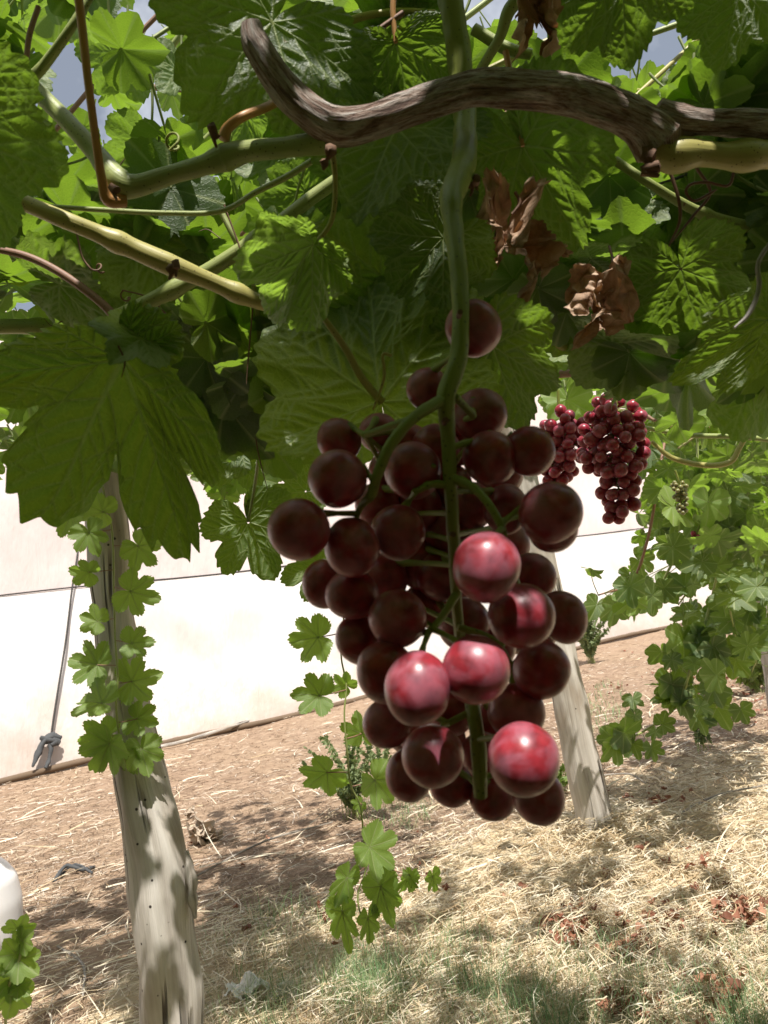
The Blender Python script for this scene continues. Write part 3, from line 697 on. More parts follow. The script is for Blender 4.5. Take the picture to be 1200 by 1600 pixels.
branches = [[(697,622,.29,10),(650,650,.28,9.5),(612,692,.275,9),(592,735,.275,9),(580,775,.278,8)],
            [(704,745,.292,8),(740,762,.285,7),(765,790,.28,7),(785,825,.278,6)],
            [(704,758,.292,6),(675,757,.29,6),(650,768,.29,5)],
            [(712,930,.298,7),(690,965,.29,6),(672,985,.285,6),(655,990,.29,5)],
            [(705,700,.292,6),(740,690,.295,6),(790,690,.295,5)],
            [(712,620,.29,6),(740,650,.30,6)],[(740,1110,.30,6),(700,1130,.30,5)],[(716,980,.30,6),(770,1000,.30,6),(800,1040,.30,5)],[(580,775,.278,7),(560,800,.285,5),(540,880,.29,4)],[(640,655,.285,6),(570,680,.30,5)]]
CB = [C_main]
for b_ in branches: CB.append(tube(mb, pp(b_), [q[3] / FPX * q[2] for q in b_], 24, 9, rough=0.15, seed=b_[0][0]))
allc = np.vstack([C_main[50:]] + CB[1:])
gp = []
for k, ((c, rx, ry, d, lit)) in enumerate(GC):
    cc = allc - c; a = allc[np.argmin(np.linalg.norm(cc, axis=1) + 0.3 * np.abs(cc @ UP - 0.01))]
    ax = nrm(nrm(a - c) * 0.8 + UP * 0.5 + FW * 0.35)
    top = c + ax * ry * 0.94
    mid = (top + a) / 2 + FW * 0.003
    tube(mb, [a, mid, top - ax * 0.0004], [0.0013, 0.0010, 0.0019], 9, 7, 0.6)
    gp.append((c, rx, ry, ax))
mb.build('stem', M_rachis, bt)
for k, (c, rx, ry, ax) in enumerate(gp):
    axx = nrm(UP + 0.25 * rng.normal(size=3)) if GR[k][2] < GR[k][3] - 2 else ax
    place_grape(GM[k % 4], c, rx, max(ry, rx * .94), axx if GR[k][5] == 0 else nrm(ax * 0.6 + UP * 0.6 - FW * 0.1 + 0.1 * rng.normal(size=3)), bt)
mb = MB()
for (x, y, d, r) in [(719,488,.285,4.5),(696,657,.278,5.5),(708,835,.282,4.5),(745,280,.38,6)]:
    c = P(x, y, d); mb = MB(); tube(mb, [c - FW * 0.0006, c + FW * 0.006], [r / FPX * d] * 2, 4, 9); mb.build('stem_scar', M_scar, bt)

# ---------------------------------------------------------------- smaller bunches
def bunch(name, top, axis_px, prof, n, r, d, me, m_stem, label, seed, stem_up):
    rg = np.random.default_rng(seed); A = [P(x, y, d) for x, y in axis_px]; ax = spline(A, 60)
    t = thing(name, ax[0], label, 'grape bunch', 'smaller grape bunches hanging further back')
    mb = MB(); tube(mb, [P(*q) for q in stem_up] + [ax[0]], 0.0028, 16, 7); tube(mb, A, [0.003] + [0.0018] * (len(A) - 1), 30, 6)
    cs = []; tries = 0
    while len(cs) < n and tries < 20000:
        tries += 1; f = rg.uniform(0, 1); rad_ = np.interp(f, np.linspace(0, 1, len(prof)), prof) / FPX * d
        c0 = ax[int(f * 59)]; v = rg.normal(size=3); v -= UP * (v @ UP) * 0.6; v = nrm(v)
        c = c0 + v * rad_ * rg.uniform(0.55, 1.0)
        if all(np.linalg.norm(c - o) > r * 1.62 for o in cs): cs.append(c)
    for k, c in enumerate(cs):
        a = ax[max(0, np.argmin(np.linalg.norm(ax - c, axis=1)) - 4)]; u = nrm(a - c); rr = r * rg.uniform(.88, 1.08)
        tube(mb, [a, (a + c) / 2 + UP * 0.002, c + u * rr * .9], 0.0009, 5, 5)
        place_grape(me[k % len(me)], c, rr, rr * rg.uniform(1, 1.12), u, t)
    mb.build('stem', m_stem, t); return t
GM2 = [sphere_mesh('grape', M_grape2, 20, 14, seed=k * 5 + 90) for k in range(3)]
GM3 = [sphere_mesh('grape', M_ungrape, 14, 10, seed=k * 5 + 50) for k in range(2)]
bunch('grape_bunch', None, [(962,640),(958,690),(962,740),(968,775),(962,808)], [38,56,34,26,17], 100, 0.0107, 1.25, GM2, M_rachis, 'ripe red grape bunch with sunlit top hanging in front of the sheet', 3, [(968,560,1.25),(964,600,1.25)])
bunch('grape_bunch', None, [(884,672),(888,700),(872,730),(868,755)], [34,38,26,16], 60, 0.0112, 1.42, GM2, M_rachis, 'darker purple grape bunch partly behind the ripe red one', 4, [(872,610,1.42),(874,640,1.42)])
bunch('grape_bunch', None, [(1062,758),(1064,775),(1066,800)], [12,10,6], 40, 0.006, 2.0, GM3, M_rachis, 'small unripe yellow green bunch deep in the right thicket', 5, [(1055,735,2.0),(1060,750,2.0)])
bunch('grape_bunch', None, [(1088,842),(1092,855),(1090,868)], [14,12,7], 30, 0.009, 2.7, GM2, M_rachis, 'small dark shaded bunch low in the right thicket', 6, [(1095,815,2.7),(1090,830,2.7)])

# ---------------------------------------------------------------- overhead grapevine
vine = thing('grapevine', P(1035, 200, .43), 'overhead grapevine with thick old brown cane, green canes and broad leaves above the near bunch', 'grapevine')
HER = []
LEAVES = []            # every leaf of the near canopy
mb = MB()
def canepx(mb, L, **k):
    return tube(mb, [P(x, y, d) for x, y, d, w_ in L], [w_ / 2 / FPX * d for x, y, d, w_ in L], **k)
canepx(mb, [(392,38,.40,30),(400,70,.40,46),(432,120,.402,48),(478,172,.405,52),(525,198,.41,56),(580,190,.41,54),(650,165,.41,50),(730,142,.41,52),(800,140,.41,56),(880,148,.42,56),(950,168,.42,58),(1000,192,.425,62),(1030,222,.43,80),(1042,242,.43,44)], n=260, sides=56, rough=0.17, seed=2)
canepx(mb, [(1025,175,.425,40),(1060,188,.425,44),(1110,192,.43,38),(1160,192,.435,40),(1260,196,.45,42)], n=120, sides=48, rough=0.17, seed=8)
mb.build('old_cane', M_bark, vine)
mb = MB(); canepx(mb, [(1015,232,.43,44),(1050,242,.43,46),(1090,240,.43,36),(1150,244,.435,38),(1260,236,.45,40)], n=60, sides=16, nodes=3, rough=.08, seed=3)
mb.build('yellow_cane', M_yellow, vine)
mb = MB()
canepx(mb, [(512,222,.415,36),(450,230,.42,31),(390,236,.425,32),(352,246,.43,44),(320,258,.43,30),(270,272,.435,28),(215,290,.44,34),(185,284,.44,44),(150,240,.445,30),(110,195,.45,28),(55,140,.46,26),(-30,60,.48,26)], n=130, sides=18, rough=.05, nodes=0, seed=6)
mb.build('green_cane', M_green, vine)
mb = MB(); canepx(mb, [(40,318,.49,26),(100,343,.49,27),(170,372,.50,27),(262,412,.51,34),(330,440,.52,26),(400,470,.53,24),(440,480,.54,20)], n=80, sides=16, rough=.05, nodes=2, seed=2)
mb.build('yellow_cane', M_yellow, vine)
def cane(L, m=M_green, nm='green_cane', **k):
    mb = MB(); k.setdefault('n', 60); k.setdefault('sides', 12); canepx(mb, L, **k); return mb.build(nm, m, vine)
cane([(185,495,.60,24),(240,468,.60,24),(330,420,.60,24),(420,360,.60,22),(500,300,.60,22),(570,255,.6,20),(660,210,.62,18)], rough=.04, nodes=3)
cane([(-30,385,.62,10),(40,400,.62,12),(100,430,.62,13),(160,475,.62,14),(200,520,.62,16)], M_pink, 'reddish_cane')
cane([(-30,510,.75,24),(80,510,.75,22),(200,506,.72,22),(320,494,.70,22),(400,478,.70,20),(480,440,.70,18)], rough=.04, nodes=3)
cane([(520,400,.60,18),(570,368,.60,17),(640,320,.60,17),(700,280,.6,16),(760,240,.6,14)], nodes=2)
cane([(70,322,.55,7),(160,328,.55,8),(260,333,.55,8),(345,330,.55,8),(400,300,.56,9),(450,275,.56,10),(505,240,.55,10)])
cane([(345,330,.60,10),(370,380,.6,9),(395,440,.62,8),(405,520,.66,8),(408,620,.70,7),(405,700,.74,6),(398,760,.78,5),(388,815,.80,4)], n=70)
cane([(630,20,.50,9),(580,55,.5,8),(530,95,.5,8),(490,125,.5,8)], M_pink, 'reddish_cane')
cane([(510,50,.60,12),(560,28,.60,12),(620,18,.60,10),(680,20,.6,9)], M_yellow, 'yellow_cane')
cane([(850,-20,.55,20),(800,10,.55,22),(780,60,.56,16),(750,110,.58,14)], M_green)
cane([(740,45,.6,18),(790,75,.6,20),(830,85,.6,16)], M_green)
cane([(960,250,.62,14),(1020,290,.62,14),(1090,330,.64,16),(1160,352,.66,18),(1230,360,.68,18)], nodes=1)
cane([(892,395,.70,18),(890,450,.70,18),(875,505,.70,20),(872,532,.70,18),(900,548,.71,17),(950,552,.73,16),(1010,545,.75,15),(1050,538,.76,14)], M_yellow, 'yellow_cane', nodes=2, n=80)
cane([(760,580,1.2,14),(830,585,1.15,14),(900,582,1.1,12),(960,565,1.05,12),(1040,545,1.0,10),(1120,520,1.0,9)], M_pink, 'reddish_cane', nodes=3)
cane([(770,560,1.3,12),(800,556,1.3,12),(812,590,1.3,14),(775,605,1.3,10)], M_pink, 'reddish_cane')
cane([(1005,668,1.5,7),(1080,680,1.5,8),(1150,682,1.5,8),(1230,690,1.5,9)], M_green)
cane([(1018,690,1.5,6),(1050,715,1.5,8),(1100,727,1.5,9),(1140,722,1.5,9),(1158,695,1.5,8),(1190,640,1.5,8)], M_yellow, 'yellow_cane')
cane([(415,0,.6,18),(435,50,.6,22),(462,70,.6,16),(500,60,.62,12)], M_green)
cane([(250,640,1.3,8),(330,655,1.3,9),(400,672,1.3,9),(440,660,1.3,9),(480,640,1.3,8)], M_yellow, 'yellow_cane')
cane([(395,718,1.3,7),(430,700,1.3,8),(470,670,1.3,7),(510,640,1.3,7)], M_pink, 'reddish_cane')
# petioles seen by themselves
def pet(L, m, nm='leaf_stalk', **k): return cane(L, m, nm, n=44, sides=10, **k)
pet([(118,-40,.40,14),(128,40,.405,14),(138,130,.41,13),(150,220,.42,13),(160,285,.43,15),(170,312,.435,22),(196,314,.44,20)], M_orange)
pet([(150,-20,.45,12),(110,45,.45,14),(72,98,.46,16),(50,122,.462,18)], M_green)
pet([(60,10,.5,8),(45,60,.5,9),(38,130,.5,8),(26,170,.5,7)], M_pink)
pet([(349,218,.43,20),(356,200,.43,17),(380,182,.43,15),(415,168,.44,14),(450,150,.46,13)], M_orange)
pet([(487,475,.470,8),(512,505,.47,10),(540,545,.475,11),(565,590,.48,12),(596,628,.49,14)], M_yellow)
pet([(583,640,.475,4),(600,590,.472,5),(598,555,.47,5),(612,555,.47,5)], M_yellow)
pet([(520,240,.42,10),(524,290,.425,8),(518,345,.43,8),(492,382,.44,7)], M_yellow)
pet([(790,80,.52,10),(800,130,.52,10),(808,180,.52,10),(818,228,.52,9)], M_orange)
pet([(1150,360,.62,10),(1120,385,.61,9),(1085,410,.61,9),(1065,420,.605,8)], M_pink)
pet([(616,-20,.5,10),(614,20,.5,9),(618,66,.5,8)], M_orange)
pet([(1210,370,.35,6),(1185,410,.35,7),(1186,450,.35,8),(1170,490,.35,7),(1148,512,.35,4)], stem_mat('grey_tendril', (.25, .22, .2), (.4, .36, .33)), 'tendril')

# ---- hero leaves
HD = []; DAP = []; HK = []
def hero(lf, tint=0.3, m=M_leaf, na=330, nr=60, vw=0.012, to=None, nm='leaf', parent=None, lab=None):
    mb = MB(); lf.rich(mb, na, nr, tint, vw)
    if to is not None: petiole(mb, lf, 1, r=0.0016, to=to)
    o = mb.build(nm, [m, M_vein], vine if parent is None else parent)
    if lab: o['label'] = lab
    LEAVES.append(lf)
    if tint <= 0.3:
        keep = lf.seed in (3.0, 37.0, 39.0)
        a = rng.uniform(-2.9, 2.9, 90); r_ = np.sqrt(rng.uniform(0.01, .95, 90)) * rfun(a, lf.lob, 0, lf.seed); q = lf.surf(a, r_, r_) + SUN * 0.012
        nz = np.array([mnoise.noise(Vector(p * 22 + 40)) for p in q]); sunny = (nz > .26) & (not keep)
        HD.append(q[~sunny & ((nz < .12) | keep)]); HK.extend(q if keep else []); DAP.append(q[sunny])
    return o
hero(pleaf(192,562,.440,298,878,.470, tw=-8, lob=.85, seed=3.0, wave=.05, back=.45, droop=.05, fold=(.10,.5), sx=(.86,.42), teeth=.085, puff=.05), .0, vw=.017, na=520, nr=105, lab='broad dark leaf with pale veins, seen from below')
hero(pleaf(-110,190,.345,10,400,.38, tw=10, lob=.15, seed=12.0, wave=.04), .1)
hero(pleaf(425,35,.46,305,170,.43, tw=5, lob=.3, seed=7.0), .2)
hero(pleaf(618,66,.50,650,205,.52, tw=-10, lob=.4, seed=17.0, wave=.04, back=.45), .3)
hero(pleaf(620,200,.50,556,325,.47, tw=20, lob=.25, seed=21.0), .25)
hero(pleaf(816,228,.52,915,385,.52, tw=-6, lob=.35, seed=25.0, sx=.85, fold=(.35, .5)), .4)
hero(pleaf(1064,420,.60,1095,535,.62, tw=6, lob=.35, seed=27.0, wave=.07), .35)
hero(pleaf(970,-40,.40,985,105,.41, tw=0, lob=.2, seed=31.0), .25)
hero(pleaf(1160,-20,.46,1120,105,.47, tw=12, lob=.2, seed=33.0), .2)
hero(pleaf(596,628,.490,560,400,.53, tw=-5, lob=.3, seed=37.0, wave=.06, back=.8, sx=.85, fold=(.1,.1)), .1)
hero(pleaf(640,478,.545,440,508,.52, tw=10, lob=.2, seed=39.0), .12)
hero(pleaf(490,382,.42,402,508,.475, tw=8, lob=.2, seed=41.0, fold=(.5,.3), sx=.55, back=.35), .9, M_young, vw=.01)
hero(pleaf(692,372,.47,606,462,.48, tw=15, lob=.2, seed=43.0), .2)
hero(pleaf(770,540,.50,815,675,.53, tw=20, lob=.3, seed=45.0, sx=.8), .2)
hero(pleaf(1200,500,.50,1055,590,.49, tw=0, lob=.3, seed=47.0, fold=(.5,.1), sx=.5, back=.4), .25)
hero(pleaf(1195,540,.80,1135,700,.84, tw=20, lob=.3, seed=49.0), .5)
hero(pleaf(388,816,.80,428,905,.80, tw=8, lob=.75, seed=51.0), .5, to=P(392, 780, .8))
hero(pleaf(478,768,.85,412,775,.86, tw=18, lob=.7, seed=52.0), .5)
hero(pleaf(500,880,.85,436,905,.85, tw=12, lob=.7, seed=53.0), .5)
hero(pleaf(222,530,.435,172,556,.41, tw=35, lob=.3, seed=55.0), .6, na=160, nr=20)
hero(pleaf(640,100,.62,520,80,.62, tw=25, lob=.3, seed=58.0), .7)
hero(pleaf(375,700,1.0,320,650,1.0, tw=12, lob=.6, seed=59.0), .4)
hero(pleaf(372,700,1.02,400,770,1.02, tw=5, lob=.6, seed=60.0), .4)

# ---- leaves a little further back that stand in full sun
SUNNY = []
for (x, y) in [(190,100),(120,45),(50,50),(235,255),(300,340),(372,300),(425,262),(545,25),(610,20),(490,95),(350,350),(250,385),(430,440),(600,350),(655,345),(770,215),(765,335),(985,300),(965,360),(1110,290),(1180,215),(1160,440),(1005,480),(1165,140),(140,400),(60,440),(95,340),(330,480),(465,320),(1190,330),(710,15),(180,330),(835,560),(1010,595),(1085,140),(905,250),(1060,20),(680,190),(560,130),(400,200),(20,120),(265,130),(900,560),(700,480),(1120,500),(300,420),(210,440)]:
    lf = pleaf(x + U(-15, 15), y - 20, U(.66, .9), x + U(-45, 45), y + U(20, 50), U(.66, .9), tw=U(-30, 30), lob=U(.25, .6), wave=.06, droop=U(0, .2), fold=(U(0, .4), U(0, .4)))
    lf.s = U(.042, .062); SUNNY.append(lf)
    mb = MB(); lf.rich(mb, 180, 26, U(.5, 1), .012); petiole(mb, lf, 1); mb.build('leaf', [M_leaf, M_vein], vine); LEAVES.append(lf)
for (x, y) in [(300,560),(330,600),(360,560),(400,590),(440,560),(470,600),(330,660),(370,690),(410,650),(450,660),(350,735),(395,745),(310,700),(430,710),(470,540),(290,620)]:
    dd = U(1.1, 1.5); lf = pleaf(x, y, dd, x + U(-30, 30), y + 30, dd, tw=U(-30, 30), lob=U(.4, .8), wave=.06, droop=U(0, .2), fold=(U(0, .4), U(0, .4)))
    lf.s = U(.038, .058); SUNNY.append(lf)
    mb = MB(); lf.mesh(mb, 150, 7, U(.6, 1), 0); petiole(mb, lf, 1); mb.build('leaf', [M_leaf, M_vein], vine)
NEWL = []
for lf in SUNNY:
    a = rng.uniform(-2.6, 2.6, 12); r_ = np.sqrt(rng.uniform(.02, .8, 12)) * rfun(a, lf.lob, 0, lf.seed); q = lf.surf(a, r_, r_) + SUN * .012
    q = q[[not any(l2.blocks(q[k:k + 1])[0] for l2 in LEAVES) for k in range(12)]]
    if len(q): NEWL.append(q)
LIT = np.concatenate([LIT] + NEWL + [q[[not any(l2.blocks(q[k:k + 1])[0] for l2 in LEAVES) for k in range(len(q))]] for q in DAP if len(q)])
# ---- bright gaps: where the photo shows sky through the roof of leaves
SKYGAP = [(85,135,30),(120,110,16),(190,222,24),(30,160,10),(750,8,20),(225,10,12),(245,170,9)]
def view_ok(lf, rmul=0.75):
    x, y, d = proj(lf.O + lf.Y * lf.s * 0.3)
    if d < 0.05: return True
    rp = lf.s / d * FPX
    if d < 0.6 and -30 - rp < x < 1230 + rp and -30 - rp < y < 1600: return False   # near leaves in view are the ones placed by hand
    for (sx_, sy_, sr) in SKYGAP:
        if math.hypot(x - sx_, y - sy_) < sr + rp * rmul: return False
    # lower limit of the leaf roof, by column
    lim = np.interp(x, [-100, 0, 60, 240, 300, 480, 500, 780, 860, 960, 1080, 1200, 1300], [760 if d > 1 else 500, 760 if d > 1 else 500, 760 if d > 1 else 520, 770 if d > 1 else 520, 740, 720, 600, 560, 590, 600, 720, 760, 760])
    return y + rp * 0.55 < lim or y > 1800 or x < -400 or x > 1600
ok_l = lambda lf: not lf.blocks(LIT).any()
RAND = []
# leaves added over and behind the camera to shade the bunch and near leaves
HD = np.concatenate(HD); DAPS = [q for q in DAP]; pj = (HD - CAM); dd_ = pj @ FW
pxx = 600 + FPX * (pj @ RT) / dd_; pyy = 800 - FPX * (pj @ UP) / dd_
inf = (pxx > -60) & (pxx < 1260) & (pyy > -60) & (pyy < 1650)
# leave the points the photograph shows in the sun alone
HD = HD[inf]
SL = SUN / SUN[2]
def shp(p): return p[:, :2] - SL[:2] * p[:, 2:3]
dl = np.min(np.linalg.norm(shp(HD)[:, None] - shp(LIT)[None], axis=2), axis=1)
HD = HD[dl > 0.016]; db = np.min(np.linalg.norm(shp(LIT)[:, None] - shp(DARK[:NB_D])[None], axis=2), axis=1); db[:NB_L] = 9; LIT = LIT[db > .02]
DARK = np.concatenate([DARK, HD]); LD = []
def cover(pts, want, h0, h1, s0, s1, maxt, spread=.02, extra=()):
    cov = np.zeros(len(pts), int)
    for lf in list(LEAVES) + [q[0] for q in RAND]: cov += lf.blocks(pts, 0.9)
    need = cov < want; tries = 0
    while need.any() and tries < maxt:
        tries += 1; idx = np.flatnonzero(need); p = pts[rng.choice(idx)]
        h = U(h0, h1); c = p + SUN * h + rng.normal(size=3) * spread
        sz = U(s0, s1) if tries < maxt * .5 else U(s0 * .6, s1 * .7); N = nrm(np.array([0, 0, 1.0]) + rng.normal(size=3) * 0.35); tt = rng.normal(size=3); tt = nrm(tt - N * (tt @ N))
        lf = Leaf(c - tt * sz * 0.3, c + tt * sz * 0.7, N, lob=U(.1, .6), wave=.05, droop=.1, fold=(.1, .1))
        if not ok_l(lf) or not view_ok(lf): continue
        b_ = lf.blocks(pts, 0.92)
        if (b_ & need).sum() == 0: continue
        cov += b_; need = cov < want; RAND.append((lf, 0))
nb = NB_D
cover(DARK[:nb], 3, .25, .9, .035, .085, 16000)
cover(DARK[nb:], 2, .2, .8, .03, .075, 18000)
HK = np.array(HK); HK = HK[np.min(np.linalg.norm(shp(HK)[:, None] - shp(LIT)[None], axis=2), axis=1) > .016]
cover(HK, 4, .2, 1.0, .03, .08, 14000)
GS = []
while len(GS) < 260:                                  # the shaded strip of ground on the left
    x, y = U(-150, 640), U(1250, 1660)
    if inpoly(x, y, SHADE) or (x < 0 and 1430 < y < 1540): GS.append(G(x, y) + [0, 0, .02])
cover(np.array(GS), 1, 1.4, 2.0, .05, .085, 5000, .05)
GS = np.stack([rng.uniform(-1.1, 1.1, 330), rng.uniform(.1, 1.62, 330), np.full(330, .02)], 1)      # ground below the frame, shaded by added leaves
cover(GS, 1, 1.35, 2.0, .05, .085, 5000, .05)
cover(np.array([P(x, y, d) + SUN * .01 - FW * .02 for x, y, d in [(955,735,1.25),(945,760,1.25),(970,760,1.25),(962,790,1.25),(950,720,1.25),(985,735,1.25),(930,720,1.25),(885,700,1.42),(870,720,1.42),(895,690,1.42),(868,745,1.42)]]), 1, .12, .6, .04, .07, 3000)
# unseen roof of leaves added overhead and behind to block sun and sky
for k in range(5200):
    x = U(-2.4, 2.4); y = U(-3.4, 0.30); z = CAMH + U(0.28, 1.0)
    O = np.array([x, y, z]); sz = U(0.05, 0.085)
    N = nrm(np.array([0, 0, 1.0]) + rng.normal(size=3) * 0.35); tt = rng.normal(size=3); tt = nrm(tt - N * (tt @ N))
    lf = Leaf(O, O + tt * sz, N, lob=U(.2, .7), wave=.05, droop=.15)
    if y > 0 and rng.random() < 0.3: continue
    if ok_l(lf) and view_ok(lf): RAND.append((lf, 0))
# unseen leaf curtain added behind and beside the camera to cut ambient light
for k in range(3600):
    a = U(math.pi * 0.8, math.pi * 2.2); r_ = U(.9, 2.1) if math.sin(a) < 0 else U(1.7, 2.6)
    O = np.array([r_ * math.cos(a) * 1.1, r_ * math.sin(a), U(0.02, 2.1)]); sz = U(.07, .12)
    N = nrm(np.array([math.cos(a), math.sin(a), .5]) + rng.normal(size=3) * 0.4); tt = nrm(np.cross(N, rng.normal(size=3)))
    lf = Leaf(O, O + tt * sz, N, lob=U(.2, .7), wave=.05, droop=.15)
    x, y, d = proj(O)
    if d > 0.02 and -250 < x < 1450 and y > -250: continue
    if ok_l(lf): RAND.append((lf, 0))
# visible roof of leaves seen behind the near ones
cnt = 0; tries = 0
while cnt < 760 and tries < 20000:
    tries += 1
    px, py = U(-120, 1320), U(-70, 740); d = U(0.62, 1.7) if rng.random() < .8 else U(1.5, 2.2)
    O = P(px, py, d)
    if O[2] > CAMH + 1.25 or O[2] < CAMH + 0.16: continue
    lf = rand_leaf(O, U(.036, .066), U(.3, .75))
    if not view_ok(lf, .7) or not ok_l(lf): continue
    sx_, sy_ = shadow_px(lf.O)
    if 1000 < sy_ < 1900 and 0 < sx_ < 1250 and not inpoly(sx_, sy_, SHADE) and rng.random() < 0.85: continue
    RAND.append((lf, 1)); cnt += 1
# the ones that show largest become parts, the rest one mass of foliage
def vis_size(lf):
    x, y, d = proj(lf.O)
    if d < 0.05 or not (-80 < x < 1280 and -80 < y < 1650): return 0
    return lf.s / d
ordr = sorted(range(len(RAND)), key=lambda i: -vis_size(RAND[i][0]))
NP = max(0, 84 - len(LEAVES))
mbr = MB()
for q, i_ in enumerate(ordr):
    lf, kk = RAND[i_]; v = vis_size(lf); ti = float(np.clip(rng.normal(.5, .25), 0, 1))
    if q < NP:
        mb = MB(); lf.rich(mb, 200, 30, ti, .012); petiole(mb, lf, 1)
        mb.build('leaf', [M_leaf, M_vein], vine)
    else:
        lf.mesh(mbr, 90 if v > .03 else 44, 5 if v > .03 else 3, ti, 0)
        if v > 0: petiole(mbr, lf, 1)
o = mbr.build('foliage', [M_leaf, M_vein], vine); tag(o, kind='stuff')  # also holds the unseen leaves added for shade
# tendrils
def tendril(pts, r, m=M_tend, parent=None, curl=None):
    mb = MB(); P_s = [P(*q) for q in pts]
    if curl:
        c = P_s[-1]; dr = nrm(P_s[-1] - P_s[-2]); sd = nrm(np.cross(dr, FW)); R_ = curl
        for k in range(1, 22):
            a = k * 0.42; rr = R_ * (1 - k / 28); P_s.append(c + sd * R_ + (-sd * math.cos(a) + dr * math.sin(a)) * rr + FW * 0.0008 * k)
    tube(mb, P_s, [r] + [r * .9] * (len(P_s) - 2) + [r * .4], max(20, 4 * len(P_s)), 6); return mb.build('tendril', m, vine if parent is None else parent)
tendril([(1045,262,.45),(1060,310,.45),(1062,345,.455),(1045,385,.46)], .0011)
tendril([(1088,262,.45),(1110,300,.46),(1085,335,.46),(1050,378,.46)], .0010)
tendril([(1148,262,.45),(1138,290,.45),(1105,285,.45),(1080,288,.45),(1072,300,.45),(1085,314,.45),(1110,302,.45),(1120,296,.45)], .0010)
tendril([(1070,318,.46),(1068,322,.46)], .0008)
tendril([(350,320,.58),(365,360,.58),(380,400,.58),(395,420,.58)], .0008, curl=.006)
tendril([(400,415,.62),(440,440,.62),(480,425,.62)], .0008, curl=.008)
tendril([(410,500,.66),(400,560,.67),(398,640,.7),(402,700,.72),(418,765,.74)], .0008)
tendril([(395,480,.62),(388,560,.62),(385,600,.62)], .0007)
tendril([(120,365,.55),(128,400,.55),(140,418,.55)], .0008, curl=.004)
tendril([(265,235,.50),(275,225,.50)], .0010, M_rachis, curl=.006)
tendril([(430,510,.62),(440,530,.62)], .0007, curl=.005)
tendril([(960,560,.8),(962,600,.8),(955,640,.85)], .0008)
tendril([(185,540,.42),(195,565,.42),(190,590,.42)], .0006)
for k in range(26):
    x, y, d = U(40, 560), U(300, 520), U(.6, .9)
    a = U(0, 6.3); L = U(30, 90)
    tendril([(x, y, d), (x + L * .5 * math.cos(a) + U(-10, 10), y + L * .5 * math.sin(a) + U(-10, 10), d), (x + L * math.cos(a), y + L * math.sin(a), d)], U(.0005, .0009), curl=U(.003, .009) if k % 2 else None)
# thin leafless stalks behind, crossing under the roof
for k in range(24):
    x, y, d = U(0, 1200), U(60, 500), U(.7, 1.3); a = U(-.9, .9)
    if x > 500: y = U(40, 330); a = U(-.15, .9)
    L = U(350, 650); bnd = U(-40, 40)
    cane([(x, y, d, U(6, 12)), (x + L * .5 * math.cos(a), y - L * .5 * math.sin(a) + bnd, d + U(-.05, .05), U(6, 12)), (x + L * math.cos(a), y - L * math.sin(a), d + U(-.1, .1), U(5, 10))], [M_green, M_yellow, M_green, M_pink][k % 4], ['green_cane', 'yellow_cane', 'green_cane', 'reddish_cane'][k % 4], n=24, sides=8)
# rough stump details on the cane
mb = MB()
for (x, y, d, r) in [(510,235,.40,9),(505,250,.40,7),(264,424,.49,7),(275,420,.488,6),(338,216,.42,7),(182,298,.42,7),(1030,260,.42,9),(1022,245,.42,10),(745,280,.385,7),(735,290,.385,5)]:
    c = P(x, y, d); mb = MB(); tube(mb, [c, c + rng.normal(size=3) * .003, c - UP * .005], [r / FPX * d, r * .9 / FPX * d, r * .3 / FPX * d], 8, 8, rough=.5, seed=x); mb.build('bud_scale', M_scar, vine)

# ---------------------------------------------------------------- trellis wire
mb = MB(); tube(mb, [P(x, y, d) for x, y, d in [(1240,195,.62),(1085,268,.66),(1000,296,.72),(940,312,.78),(870,325,.85),(700,350,1.1)]], .0014, 40, 6)
tube(mb, [P(x, y, d) for x, y, d in [(942,270,.70),(944,320,.70),(948,370,.70),(952,392,.70)]], .0014, 16, 6, rough=.2)
tag(mb.build('trellis_wire', M_wire), 'thin dark wire stretched under the leaf roof at upper right', 'wire')

# ---------------------------------------------------------------- dried leaves hanging in the vine
def dried(name, parts, label, to=None):
    t = thing(name, parts[0].O, label, 'dried leaf', 'withered brown leaves caught in the vine')
    for k, lf in enumerate(parts):
        mb = MB(); lf.mesh(mb, 170, 30, .5, 0, True)
        mb.build('blade', M_dead, t)
    if to is not None:
        mb = MB(); tube(mb, [parts[0].O, (parts[0].O + to) / 2 + RT * .004, to], .0012, 10, 6); mb.build('stalk', M_tend, t)
    return t
cr = dict(crump=.42, wave=.12, droop=.4, puff=.07)
dried('dried_leaf', [pleaf(800,335,.50,768,410,.49, tw=10, fold=(.7,.8), seed=3, **cr), pleaf(815,375,.50,828,485,.51, tw=-30, sx=.7, back=.5, fold=(.8,.8), seed=9, **cr), pleaf(850,385,.52,890,400,.52, tw=0, fold=(.9,.9), seed=14, **cr)],
      'crumpled brown leaf with several lobes hanging beside the bunch stalk', P(805, 300, .5))
dried('dried_leaf', [pleaf(945,435,.56,948,535,.56, tw=15, fold=(.8,.6), seed=5, sx=.85, back=.5, **cr), pleaf(925,480,.56,905,540,.56, tw=-40, fold=(1,.9), seed=8, **cr)],
      'curled pale brown leaf like a small bag hanging right of centre', P(952, 385, .6))
dried('dried_leaf', [pleaf(850,-40,.50,860,110,.50, tw=20, fold=(1.2,1.1), seed=15, sx=.8, **cr), pleaf(830,-30,.52,820,90,.52, tw=-30, fold=(1,1), seed=18, sx=.7, **cr)],
      'dark brown rotten leaf behind the old cane at the top', P(850, -60, .5))
dried('dried_leaf', [pleaf(808,360 - 190,.60,820,200,.6, tw=20, fold=(1,.8), seed=25, **cr)], 'tiny brown leaf scrap just under the old cane', P(812, 150, .6))

